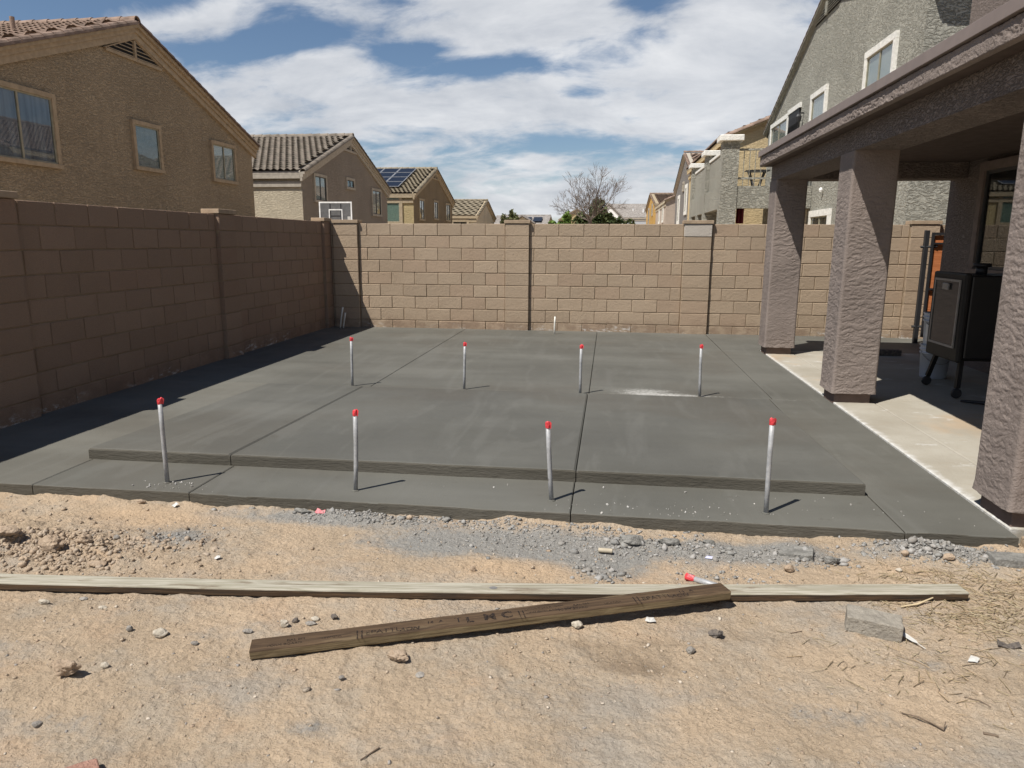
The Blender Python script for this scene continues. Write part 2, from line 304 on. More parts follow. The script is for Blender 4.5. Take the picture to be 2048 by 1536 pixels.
# ---------------------------------------------------------------- mesh helpers
def obj(name, me, mat=None, parent=None, smooth=False):
    o = bpy.data.objects.new(name, me); col.objects.link(o)
    if mat is not None and not me.materials: me.materials.append(mat)
    if parent is not None: o.parent = parent
    if smooth and len(me.polygons): me.polygons.foreach_set('use_smooth', [True]*len(me.polygons))
    return o
def pyd(v, f, name='m'):
    me = bpy.data.meshes.new(name); me.from_pydata([tuple(map(float, a)) for a in v], [], f); me.update(); return me
def npmesh(v, f, name='m'):
    v = np.asarray(v, np.float32); f = np.asarray(f, np.int32); k = f.shape[1]; me = bpy.data.meshes.new(name)
    me.vertices.add(len(v)); me.vertices.foreach_set('co', v.ravel()); me.loops.add(f.size); me.loops.foreach_set('vertex_index', f.ravel())
    me.polygons.add(len(f)); me.polygons.foreach_set('loop_start', np.arange(0, f.size, k, dtype=np.int32)); me.update(calc_edges=True); me.validate(); return me
def tag(o, label=None, cat=None, group=None, kind=None):
    if label: o['label'] = label
    if cat: o['category'] = cat
    if group: o['group'] = group
    if kind: o['kind'] = kind
    return o
def empty(name, loc=(0, 0, 0), rz=0):
    o = bpy.data.objects.new(name, None); col.objects.link(o); o.location = loc; o.rotation_euler = (0, 0, rz); o.empty_display_size = .1; return o
class MB:
    def __init__(s): s.bm = bmesh.new()
    def box(s, x0, x1, y0, y1, z0, z1, mi=0):
        v = [s.bm.verts.new((x, y, z)) for z in (z0, z1) for y in (y0, y1) for x in (x0, x1)]
        for f in ((0, 2, 3, 1), (4, 5, 7, 6), (0, 1, 5, 4), (1, 3, 7, 5), (3, 2, 6, 7), (2, 0, 4, 6)): s.bm.faces.new([v[i] for i in f]).material_index = mi
        return s
    def prism(s, poly, axis, a, b):   # polygon in the two other axes, extruded along axis
        def P(p, t):
            q = list(p); q.insert(axis, t); return q
        A = [s.bm.verts.new(P(p, a)) for p in poly]; B = [s.bm.verts.new(P(p, b)) for p in poly]
        s.bm.faces.new(A); s.bm.faces.new(B[::-1])
        for i in range(len(poly)): j = (i+1) % len(poly); s.bm.faces.new((A[i], B[i], B[j], A[j]))
        return s
    def tube(s, pts, rads, n=8, cap=True):
        rings = []
        for i, p in enumerate(pts):
            p = Vector(p); d = (Vector(pts[min(i+1, len(pts)-1)]) - Vector(pts[max(i-1, 0)])).normalized()
            a = d.orthogonal().normalized() if abs(d.z) < .999 else Vector((1, 0, 0)); b = d.cross(a)
            r = rads[i] if isinstance(rads, (list, tuple)) else rads
            rings.append([s.bm.verts.new(p + (a*math.cos(2*math.pi*k/n) + b*math.sin(2*math.pi*k/n))*r) for k in range(n)])
        for A, B in zip(rings, rings[1:]):
            # align the two rings so the tube does not twist
            off = min(range(n), key=lambda q: (A[0].co - B[q].co).length)
            B[:] = B[off:] + B[:off]
            if (A[1].co - B[1].co).length > (A[1].co - B[-1].co).length: B[:] = [B[0]] + B[:0:-1]
            for k in range(n): s.bm.faces.new((A[k], A[(k+1) % n], B[(k+1) % n], B[k]))
        if cap: s.bm.faces.new(rings[0]); s.bm.faces.new(rings[-1])
        return s
    def lathe(s, prof, n=24, cx=0, cy=0):
        rings = [[s.bm.verts.new((cx+r*math.cos(2*math.pi*k/n), cy+r*math.sin(2*math.pi*k/n), z)) for k in range(n)] for r, z in prof]
        for A, B in zip(rings, rings[1:]):
            for k in range(n): s.bm.faces.new((A[k], A[(k+1) % n], B[(k+1) % n], B[k]))
        return s
    def bevel(s, w, seg=1):
        bmesh.ops.bevel(s.bm, geom=list(s.bm.edges), offset=w, segments=seg, affect='EDGES', profile=.5); return s
    def mesh(s, name='m'):
        bmesh.ops.recalc_face_normals(s.bm, faces=s.bm.faces); me = bpy.data.meshes.new(name); s.bm.to_mesh(me); s.bm.free(); return me
    def build(s, name, mat=None, parent=None, smooth=False): return obj(name, s.mesh(name), mat, parent, smooth)
def vn(x, y, s=0):
    x = np.asarray(x, float); y = np.asarray(y, float); xi = np.floor(x).astype(np.int64); yi = np.floor(y).astype(np.int64); fx = x-xi; fy = y-yi
    fx = fx*fx*(3-2*fx); fy = fy*fy*(3-2*fy)
    def h(a, b):
        q = (a*374761393 + b*668265263 + s*974634777) & 0xffffffff; q = ((q ^ (q >> 13))*1274126177) & 0xffffffff; q = q ^ (q >> 16); return (q & 0xffffff)/0xffffff
    return (h(xi, yi)*(1-fx)+h(xi+1, yi)*fx)*(1-fy) + (h(xi, yi+1)*(1-fx)+h(xi+1, yi+1)*fx)*fy
def fbm(x, y, o=4, s=0, g=.5):
    t = 0; a = 1; n = 0
    for i in range(o): t = t + a*vn(x*2**i, y*2**i, s+i*17); n += a; a *= g
    return t/n
def gauss(x, y, px, py, sx, sy): return np.exp(-((x-px)/sx)**2 - ((y-py)/sy)**2)
def sstep(a, b, x): t = np.clip((x-a)/(b-a), 0, 1); return t*t*(3-2*t)

# ================================================================ THE GROUND
def gheight(x, y):
    z = -.082 + .022*(fbm(x*.9, y*.9, 3, 1)-.5)*2*.55
    z = z + .020*(fbm(x*5, y*5, 4, 5)-.5) + .011*(fbm(x*24, y*24, 3, 9)-.5) + .007*(vn(x*70, y*70, 3)-.5)
    cl = fbm(x*9, y*9, 4, 21); heap = gauss(x, y, -2.72, 3.06, .42, .22) + .55*gauss(x, y, -3.3, 3.25, .6, .35) + .35*gauss(x, y, -2.1, 3.2, .3, .2)
    z = z + heap*(.030 + .085*np.maximum(cl-.42, 0)*2)
    edge = np.exp(-((y-3.74)/.11)**2); z = z + edge*(.012 + .05*np.maximum(fbm(x*4, y*9, 4, 31)-.45, 0)*2)
    z = z + .05*gauss(x, y, 1.62, 3.68, .20, .07) + .03*gauss(x, y, .95, 3.58, .16, .08) + .025*gauss(x, y, .3, 3.56, .35, .08)
    for (px, py, a, q) in FOOT:
        u = (x-px)*math.cos(a)+(y-py)*math.sin(a); v = -(x-px)*math.sin(a)+(y-py)*math.cos(a); e = (u/.135)**4+(v/.047)**4; z = z - q*np.exp(-e) + q*.7*np.exp(-(e-2.6)**2/3)*(np.abs(e-2.6) < 6)
    return z
_fr = random.Random(3); FOOT = [(_fr.uniform(-2.6, 1.9), _fr.uniform(1.6, 3.4), _fr.uniform(-.9, .9)+(math.pi/2 if _fr.random() < .6 else 0), _fr.uniform(.002, .0055)) for _ in range(34)]
far = tag(obj('ground', pyd([(-700, -700, -.16), (700, -700, -.16), (700, 900, -.16), (-700, 900, -.16)], [(0, 1, 2, 3)]), M_DIRT), kind='structure')
xs = np.concatenate([np.arange(-5.2, -3.4, .03), np.arange(-3.4, 2.6, .0095), np.arange(2.6, 7.0, .03)]); ys = np.concatenate([np.arange(-1.0, 1.4, .03), np.arange(1.4, 3.86, .0095)])
gx, gy = np.meshgrid(xs, ys); gz = gheight(gx, gy)
fall = np.clip(np.minimum(np.minimum(gx+5.2, 7.0-gx), gy+1.0)/.4, 0, 1); gz = gz*fall + (-.17)*(1-fall)
ny, nx = gx.shape; idx = np.arange(ny*nx).reshape(ny, nx)
fq = np.stack([idx[:-1, :-1], idx[:-1, 1:], idx[1:, 1:], idx[1:, :-1]], -1).reshape(-1, 4)
me = npmesh(np.stack([gx, gy, gz], -1).reshape(-1, 3), fq, 'dirt')
X, Y = gx.ravel(), gy.ravel(); st = np.zeros((len(X), 4), np.float32); st[:, 3] = 1
for a in ((-2.2, 3.30, .30, .26, .75), (-1.55, 3.66, .7, .10, .85), (-.95, 3.42, .45, .18, .65), (-.35, 3.50, .5, .22, .8), (.3, 3.50, .7, .16, .8), (.9, 3.55, .35, .12, .7), (1.7, 3.66, .4, .10, .9), (.02, 3.25, .2, .12, .75),
          (-2.35, 2.25, .2, .06, .5), (-.9, 1.95, .12, .07, .6), (.75, 2.25, .35, .12, .5), (1.0, 2.0, .3, .1, .5), (1.2, 2.62, .2, .08, .5), (-1.7, 1.85, .3, .1, .35), (.1, 2.45, .3, .12, .3), (-2.9, 2.35, .4, .12, .35)):
    st[:, 0] += a[4]*gauss(X, Y, *a[:4])
for a in ((-.05, 2.58, .45, .10, .55), (.15, 2.45, .2, .07, .65), (-.9, 2.42, .25, .08, .3), (.6, 2.72, .5, .1, .45), (1.35, 3.42, .3, .08, .3), (-.3, 3.02, .5, .05, .45), (-.2, 3.08, .2, .05, .4), (.35, 2.2, .15, .05, .3), (1.9, 3.5, .3, .2, .25)): st[:, 1] += a[4]*gauss(X, Y, *a[:4])
for a in ((-2.6, 3.55, .7, .2, .7), (-.4, 3.2, .5, .16, .75), (-1.5, 3.05, .6, .15, .5), (1.5, 3.45, .4, .1, .6), (-2.8, 3.1, .5, .3, .45), (-1.4, 2.6, .8, .2, .25), (-.3, 2.0, .5, .2, .3), (.1, 1.8, .5, .15, .25)): st[:, 2] += a[4]*gauss(X, Y, *a[:4])
ca = me.color_attributes.new('stain', 'FLOAT_COLOR', 'POINT'); ca.data.foreach_set('color', st.ravel())
tag(obj('dirt_yard', me, M_DIRT, None, True), kind='structure')

def scatter(name, label, cat, pts, sizes, mat, seed, flat=.7, sink=.25, cube=False):
    """many little stones joined into one mesh"""
    r = np.random.default_rng(seed); bm = bmesh.new(); bmesh.ops.create_icosphere(bm, subdivisions=1, radius=1); bv = np.array([v.co[:] for v in bm.verts]); bf = np.array([[v.index for v in f.verts] for f in bm.faces]); bm.free()
    n = len(pts); V = np.repeat(bv[None], n, 0)*(1 + 1.2*(r.random((n, len(bv), 1))-.5)); sc = np.stack([sizes*(.75+.5*r.random(n)), sizes*(.75+.5*r.random(n)), sizes*flat*(.6+.6*r.random(n))], -1)
    V = V*sc[:, None, :]; a = r.random(n)*6.283; ca_, sa = np.cos(a)[:, None], np.sin(a)[:, None]
    x = V[..., 0]*ca_-V[..., 1]*sa; y = V[..., 0]*sa+V[..., 1]*ca_; V = np.stack([x, y, V[..., 2]], -1); z = gheight(pts[:, 0], pts[:, 1]) + sizes*flat*(.5-sink)
    V = V + np.stack([pts[:, 0], pts[:, 1], z], -1)[:, None, :]; F = (bf[None] + (np.arange(n)*len(bv))[:, None, None]).reshape(-1, 3)
    o = obj(name, npmesh(V.reshape(-1, 3), F), mat); return tag(o, label, cat, kind='stuff')
def rpts(n, x0, x1, y0, y1, r): return np.stack([x0+(x1-x0)*r.random(n), y0+(y1-y0)*r.random(n)], -1)
r_ = np.random.default_rng(5)
p_ = rpts(15000, -3.6, 2.6, 1.45, 3.74, r_); s_ = .0013 + .0045*r_.random(len(p_))**6*1.4
dn = fbm(p_[:, 0]*2.3, p_[:, 1]*2.3, 3, 77); k_ = r_.random(len(p_)) < sstep(.38, .62, dn)*.9+.1
scatter('pebbles', 'tiny loose pebbles strewn over the bare dirt yard', 'pebbles', p_[k_], s_[k_], M_PEB, 2)
p_ = rpts(240, -3.6, 2.5, 1.5, 3.7, r_); scatter('small_stones', 'small scattered stones of mixed colour on the bare dirt', 'stones', p_, .0035+.008*r_.random(240)**3, M_PEB, 3)
hp = np.concatenate([np.stack([r_.normal(-2.72, .27, 3600), r_.normal(3.05, .13, 3600)], -1), np.stack([r_.normal(-3.2, .3, 500), r_.normal(3.2, .16, 500)], -1), np.stack([r_.normal(-2.15, .3, 350), r_.normal(3.15, .15, 350)], -1)])
hp = hp[(hp[:, 1] < 3.7) & (hp[:, 1] > 2.79)]; scatter('dirt_clods', 'heap of crumbly tan dirt clods behind the pale board', 'dirt', hp, .0018+.014*r_.random(len(hp))**6, M_CLOD, 4, 1.0, .35)
cp = np.stack([-2.2+4.2*r_.random(5200), 3.735-np.abs(r_.normal(0, .055, 5200))], -1); kk = r_.random(5200) < sstep(.36, .6, fbm(cp[:, 0]*2.2, cp[:, 1]*3, 3, 88)); cp = cp[kk]
ex = [np.stack([r_.normal(a, b, n), r_.normal(d, e, n)], -1) for a, b, d, e, n in ((-.35, .28, 3.52, .08, 700), (.35, .3, 3.52, .07, 1300), (.02, .07, 3.22, .07, 420), (.62, .15, 3.22, .06, 220), (.95, .16, 3.5, .05, 600), (1.65, .15, 3.66, .05, 1300), (1.95, .12, 3.62, .05, 500), (-2.25, .12, 3.28, .1, 350), (-1.1, .3, 3.68, .03, 500))]
cp = np.concatenate([cp]+ex); cp = cp[cp[:, 1] < 3.745]; scatter('cement_crumbs', 'grey crumbs of spilled cement along the slab edge', 'rubble', cp, .0015+.010*r_.random(len(cp))**6, M_CRUMB, 6, .7, .2)
lp_ = np.concatenate([np.stack([r_.normal(.38, .28, 70), r_.normal(3.55, .06, 70)], -1), np.stack([r_.normal(1.0, .15, 25), r_.normal(3.53, .05, 25)], -1), np.stack([r_.normal(1.68, .13, 60), r_.normal(3.66, .035, 60)], -1), np.stack([r_.normal(-1.5, .5, 40), r_.normal(3.70, .02, 40)], -1), np.stack([r_.normal(.02, .06, 18), r_.normal(3.22, .06, 18)], -1)]); lp_ = lp_[lp_[:, 1] < 3.73]
scatter('cement_lumps', 'larger cement lumps among the grey crumbs by the slab', 'rubble', lp_, .007+.018*r_.random(len(lp_))**2, M_CRUMB, 16, .75, .35)
# dry straw and twigs
n = 1500; sp_ = np.concatenate([np.stack([r_.normal(1.68, .24, 900), r_.normal(3.04, .13, 900)], -1), np.stack([r_.normal(1.78, .28, 450), r_.normal(3.35, .09, 450)], -1), np.stack([r_.normal(1.2, .25, 150), r_.normal(2.6, .15, 150)], -1)])
ln = .015+.07*r_.random(n)**2; an = r_.random(n)*6.283; dx, dy = np.cos(an)*ln/2, np.sin(an)*ln/2; wv = .0006+.0012*r_.random(n); zz = gheight(sp_[:, 0], sp_[:, 1])+.003; tl = .006*r_.random(n)
V = np.stack([np.stack([sp_[:, 0]-dx-dy/ln*2*wv, sp_[:, 1]-dy+dx/ln*2*wv, zz], -1), np.stack([sp_[:, 0]-dx+dy/ln*2*wv, sp_[:, 1]-dy-dx/ln*2*wv, zz], -1), np.stack([sp_[:, 0]+dx+dy/ln*2*wv, sp_[:, 1]+dy-dx/ln*2*wv, zz+tl], -1), np.stack([sp_[:, 0]+dx-dy/ln*2*wv, sp_[:, 1]+dy+dx/ln*2*wv, zz+tl], -1),
              np.stack([sp_[:, 0]-dx, sp_[:, 1]-dy, zz+.0018], -1), np.stack([sp_[:, 0]+dx, sp_[:, 1]+dy, zz+tl+.0018], -1)], 1)
b_ = (np.arange(n)*6)[:, None]; F = np.concatenate([b_+np.array([[1, 2, 5, 4]]), b_+np.array([[4, 5, 3, 0]]), b_+np.array([[0, 3, 2, 1]])])
tag(obj('straw', npmesh(V.reshape(-1, 3), F), M_STRAW), 'dry straw litter around the end of the pale board', 'straw', kind='stuff')

# ================================================================ SLABS
slab = tag(empty('concrete_slab'), kind='structure')
def panel(name, x0, x1, y0, y1, z0, zf, zb, parent, mat, bev=.012, wavy=0, seed=0):
    """concrete panel with rounded edges; zf / zb = top height at front / back"""
    nxs = max(2, int((x1-x0)/.06)) if wavy else 2; xs_ = np.linspace(x0, x1, nxs+1); prof = [(0, z0), (0, zf-bev), (bev*.3, zf-bev*.3), (bev, zf), (.5, None), (1-bev, zb), (1-bev*.3, zb-bev*.3), (1, zb-bev), (1, z0)]
    bm = bmesh.new(); rows = []
    for i, x in enumerate(xs_):
        w = wavy*(float(fbm(x*3.1, seed, 4, 60))-.5)*2; w2 = wavy*.25*(float(fbm(x*23, seed, 3, 61))-.5)*2; row = []
        L = y1-y0
        P = [(y0+w+wavy*.25*(float(fbm(x*9, seed, 3, 64))-.5), z0), (y0+w+w2, zf-bev), (y0+w+w2*.5+bev*.3, zf-bev*.3), (y0+w+bev, zf), (y0+L*.25, zf+(zb-zf)*.25), (y0+L*.5, (zf+zb)/2), (y0+L*.75, zf+(zb-zf)*.75), (y1-bev, zb), (y1-bev*.3, zb-bev*.3), (y1, zb-bev), (y1, z0)]
        inset = 0 if 0 < i < nxs else 1
        rows.append([bm.verts.new((x, y, z - (bev*.7 if inset and z > z0+1e-6 else 0))) for y, z in P])
        if inset:   # chamfer at the joint
            xi = x + (bev if i == 0 else -bev); rows.insert(len(rows) if i == 0 else len(rows)-1, [bm.verts.new((xi, y, z)) for y, z in P])
    for A, B in zip(rows, rows[1:]):
        for k in range(len(A)): j = (k+1) % len(A); bm.faces.new((A[k], B[k], B[j], A[j]))
    bm.faces.new(rows[0]); bm.faces.new(rows[-1]); bmesh.ops.recalc_face_normals(bm, faces=bm.faces); me = bpy.data.meshes.new(name); bm.to_mesh(me); bm.free()
    me.materials.append(mat); me.materials.append(M_SLABEDGE)
    for p in me.polygons:
        if mat in (M_SLAB, M_PAD, M_STRIP) and abs(p.normal.z) < .5: p.material_index = 1
    o = obj(name, me, None, parent); return o
G = .003
YF = 3.755
JX = [-4.9, -3.44, -2.42, -.165, 1.57, 2.125]
for i in range(5): panel('slab_panel', JX[i]+G, JX[i+1]-G, YF, 6.985, -.20, 0, 0, slab, M_STRIP if i == 0 else M_SLAB, .006, .014, 3)
JB = [-4.9, -2.385, -.15, 1.60, 2.125]
for i in range(4): panel('slab_panel', JB[i]+.003, JB[i+1]-.003, 6.99, 12.02 if i < 3 else 10.27, -.20, 0, 0, slab, M_SLAB, .006)
panel('slab_panel', 1.605, 6.2, 10.275, 12.02, -.20, .002, .002, slab, M_SLAB, .006)
pad = tag(empty('raised_pad'), kind='structure')
PX = [-3.47, -2.44, -.16, 1.55]
for i in range(3): panel('pad_panel', PX[i]+G, PX[i+1]-G, 4.285, 6.93, -.05, .078, .014, pad, M_PAD, .012, .006, 8)
patio = tag(empty('patio_floor'), kind='structure')
panel('patio_panel', 2.13, 2.50, 3.86, 10.265, -.2, .008, .008, patio, M_PATIO, .008); panel('patio_panel', 2.505, 4.36, 3.86, 7.1, -.2, .008, .008, patio, M_PATIO, .008); panel('patio_panel', 2.505, 4.36, 7.105, 10.265, -.2, .008, .008, patio, M_PATIO, .008)
# white scraps and bits of grit left on the slab
gp = np.concatenate([rpts(40, -1.2, 2.0, 3.78, 4.22, r_), np.stack([r_.normal(.35, .35, 45), 3.78+.18*r_.random(45)], -1), np.stack([r_.normal(-2.6, .12, 40), 3.78+.14*r_.random(40)], -1)])
gs = .002+.006*r_.random(len(gp))**3; bm = bmesh.new(); 
for (a, b), q in zip(gp, gs):
    mtx = Matrix.Translation((a, b, q*.4)) @ Euler((random.random()*6, random.random()*6, random.random()*6)).to_matrix().to_4x4() @ Matrix.Diagonal((q*1.4, q, q*.8, 1)); bmesh.ops.create_icosphere(bm, subdivisions=1, radius=1, matrix=mtx)
me = bpy.data.meshes.new('grit'); bm.to_mesh(me); bm.free(); tag(obj('grit', me, pebble_mat('grit', [(.45, .44, .42), (.30, .29, .27), (.55, .53, .5)])), 'pale grit scattered on the front strip of the slab', 'grit', kind='stuff')

# ================================================================ BLOCK WALLS
BL, BH, BT, JT = .4064, .2032, .15, .0095
def block_meshes(mat, n=6, depth=BT, ln=BL-JT, ht=BH-JT):
    out = []
    for k in range(n):
        b = MB().box(-ln/2, ln/2, -depth, 0, -ht/2, ht/2); b.bevel(.0055, 1)
        for v in b.bm.verts: v.co += Vector([(random.random()-.5)*.0035 for _ in range(3)])
        me = b.mesh('block'); me.materials.append(mat); out.append(me)
    return out
def wall(name, label, org, ang, length, top, piers, mat, phase, pale=None):
    """wall face along local +x at local y=0, looking towards local -y (courses counted down from the top)"""
    w = tag(empty(name, org, ang), label, 'wall')
    MB().box(-.0, length, .009, .14, -.35, top-.012).build('mortar_core', M_MORTAR, w)
    base = block_meshes(mat, 6); half = {}
    def blk(x0, x1, zc, nm='block', out=0., m=None):
        ln = x1-x0-JT
        if ln < .03: return
        if abs(ln-(BL-JT)) < .002 and m is None: me = random.choice(base)
        else:
            key = (round(ln, 2), nm, m.name if m else '')
            if key not in half: half[key] = block_meshes(m or mat, 1, BT, ln)[0]
            me = half[key]
        o = bpy.data.objects.new(nm, me); col.objects.link(o); o.parent = w; o.location = ((x0+x1)/2 + (random.random()-.5)*.003, -out + (random.random()-.5)*.004, zc); o.rotation_euler = (0, (random.random()-.5)*.006, math.pi + (random.random()-.5)*.006)
    for k in range(10):
        zc = top - BH*(k+.5)
        if zc < -.16: break
        x = -BL + (phase if k % 2 == 0 else phase + BL/2) % BL; 
        while x < length:
            segs = [(max(0, x), min(length, x+BL))]
            for a, b in piers:
                ns = []
                for s0, s1 in segs:
                    if s1 <= a or s0 >= b: ns.append((s0, s1))
                    else:
                        if s0 < a: ns.append((s0, a))
                        if s1 > b: ns.append((b, s1))
                segs = ns
            for s0, s1 in segs: blk(s0, s1, zc)
            x += BL
        for pi, (a, b) in enumerate(piers): blk(a, b, zc, 'pier_block', .05, M_BLOCK_PALE if (pale == pi and k == 0) else None)
    for a, b in piers:
        cb = MB().box(a-.015, b+.015, -.065, .17, top+.001, top+.055); cb.bevel(.004); cb.build('cap', M_CAP, w)
        MB().box(a+.006, b-.006, -.041, .02, -.35, top-.002).build('pier_core', M_MORTAR, w)
    return w
wall('block_wall', 'sunlit tan block wall across the back of the yard', (-4.75, 12.0, 0), 0, 11.2, 1.757, [(.09, .53), (3.05, 3.45), (5.93, 6.37), (9.33, 9.75)], M_BLOCK, (-3.66+4.75) % BL, 2)
LW = 12.0 - 1.2
wall('block_wall', 'shaded brown block wall along the left side of the yard', (-4.75, 1.2, 0), math.pi/2, LW-.003, 1.782, [(3.70, 4.13), (7.19, 7.58), (10.5, 10.79)], M_BLOCK_LEFT_SHADE, .13)
# neighbour's cross-walls beyond the left side are hidden; not built

# ================================================================ HOUSES
def win(parent, org, u, n, w, h, panes=2, trim=.10, mtrim=None, curtain_or_dark=None, mframe=None, name='window', sill=True, vert=True):
    """window: parent-local; org = centre on the wall face, u along the wall, n outwards"""
    u, n, o = Vector(u), Vector(n), Vector(org); up_ = Vector((0, 0, 1)); M = Matrix((u, n, up_)).transposed().to_4x4(); M.translation = o
    def bld(mb, nm, mt, par, mat4):
        for v in mb.bm.verts: v.co = mat4 @ v.co
        return mb.build(nm, mt, par)
    t = trim; b = MB()
    b.box(-w/2-t, -w/2, 0, .07, -h/2, h/2).box(w/2, w/2+t, 0, .07, -h/2, h/2).box(-w/2-t-.003, w/2+t+.003, -.0, .073, h/2, h/2+t).box(-w/2-t-.02, w/2+t+.02, 0, .085, -h/2-t*.9, -h/2)
    wd = bld(b, name, mtrim, parent, M)
    b = MB(); f = .035; b.box(-w/2, -w/2+f, .012, .042, -h/2, h/2).box(w/2-f, w/2, .012, .042, -h/2, h/2).box(-w/2+f, w/2-f, .012, .040, h/2-f, h/2).box(-w/2+f, w/2-f, .012, .040, -h/2, -h/2+f)
    for k in range(1, panes):
        if vert: xk = -w/2+w*k/panes; b.box(xk-.022, xk+.022, .012, .044, -h/2+f, h/2-f)
        else: zk = -h/2+h*k/panes; b.box(-w/2+f, w/2-f, .012, .044, zk-.022, zk+.022)
    bld(b, 'sash', mframe or M_FRAME, wd, M)
    bld(MB().box(-w/2+.005, w/2-.005, .003, .008, -h/2+.005, h/2-.005), 'curtain_or_dark', curtain_or_dark or M_UNLIT, wd, M)  # where no drape hangs, a dark sheet stands for the shaded room
    for k in range(panes):
        a0, a1 = -w/2+w*k/panes, -w/2+w*(k+1)/panes
        bld(MB().box(a0+.02, a1-.02, .022, .026, -h/2+.02, h/2-.02) if vert else MB().box(-w/2+.02, w/2-.02, .022, .026, -h/2+h*k/panes+.02, -h/2+h*(k+1)/panes-.02), 'pane', M_GLASS, wd, M)
    return wd
def tile_field(parent, org, u, v, U, V, mat, w=.30, e=.36, amp=.09, seg=6):
    u, v = Vector(u).normalized(), Vector(v).normalized(); n = u.cross(v).normalized()
    if n.z < 0: n = -n
    cols = int(U/w); rows = int(V/e); cs = np.linspace(0, cols*w, cols*seg+1); VV = []; F = []; base = 0
    for i in range(rows):
        ph = .5*(i % 2); hgt = amp*(.5-.5*np.cos(2*np.pi*(cs/w+ph)))**.8; jit = .008*np.repeat(RNG.random(cols+2), seg)[:len(cs)]
        v0, v1 = i*e, (i+1)*e+.10
        for vv, hh in ((v0, hgt+.022+jit), (v0-.004, hgt+.045+jit), (v1, hgt*.6-.01)): VV.append(np.stack([cs, np.full_like(cs, vv), hh], -1))
        m = len(cs); k = np.arange(m-1)
        for a in (0, 1): F.append(np.stack([base+a*m+k, base+a*m+k+1, base+(a+1)*m+k+1, base+(a+1)*m+k], -1))
        base += 3*m
    P = np.concatenate(VV); W = np.array(org)+P[:, :1]*np.array(u)+P[:, 1:2]*np.array(v)+P[:, 2:]*np.array(n)
    o = obj('tile_field', npmesh(W, np.concatenate(F)), mat, parent, False); return tag(o, kind='stuff')
def barrel(r0, r1, L, n=7):
    b = bmesh.new(); rings = []
    for y, r in ((0, r0), (L, r1)):
        rings.append([b.verts.new((r*math.cos(math.pi*k/n), y, r*math.sin(math.pi*k/n))) for k in range(n+1)]); rings.append([b.verts.new(((r-.018)*math.cos(math.pi*k/n), y, (r-.018)*math.sin(math.pi*k/n)-.004)) for k in range(n+1)])
    for k in range(n):
        b.faces.new((rings[0][k], rings[0][k+1], rings[2][k+1], rings[2][k])); b.faces.new((rings[0][k], rings[1][k], rings[1][k+1], rings[0][k+1])); b.faces.new((rings[1][k], rings[3][k], rings[3][k+1], rings[1][k+1]))
    bmesh.ops.recalc_face_normals(b, faces=b.faces); me = bpy.data.meshes.new('barrel'); b.to_mesh(me); b.free(); return me
def tile_row(parent, name, mesh, p0, p1, step, nrm):
    p0, p1 = Vector(p0), Vector(p1); d = (p1-p0); L = d.length; d.normalize(); nrm = Vector(nrm); x = d.cross(nrm).normalized(); nrm = x.cross(d)
    for k in range(int(L/step)):
        o = bpy.data.objects.new(name, mesh); col.objects.link(o); o.parent = parent; tilt = Matrix.Rotation(-.03+random.uniform(-.008, .008), 4, 'X')
        m = Matrix((x, d, nrm)).transposed().to_4x4(); m.translation = p0+d*(step*k)+nrm*.02; o.matrix_local = m @ tilt
def slope_len(dy, dz): return math.hypot(dy, dz)
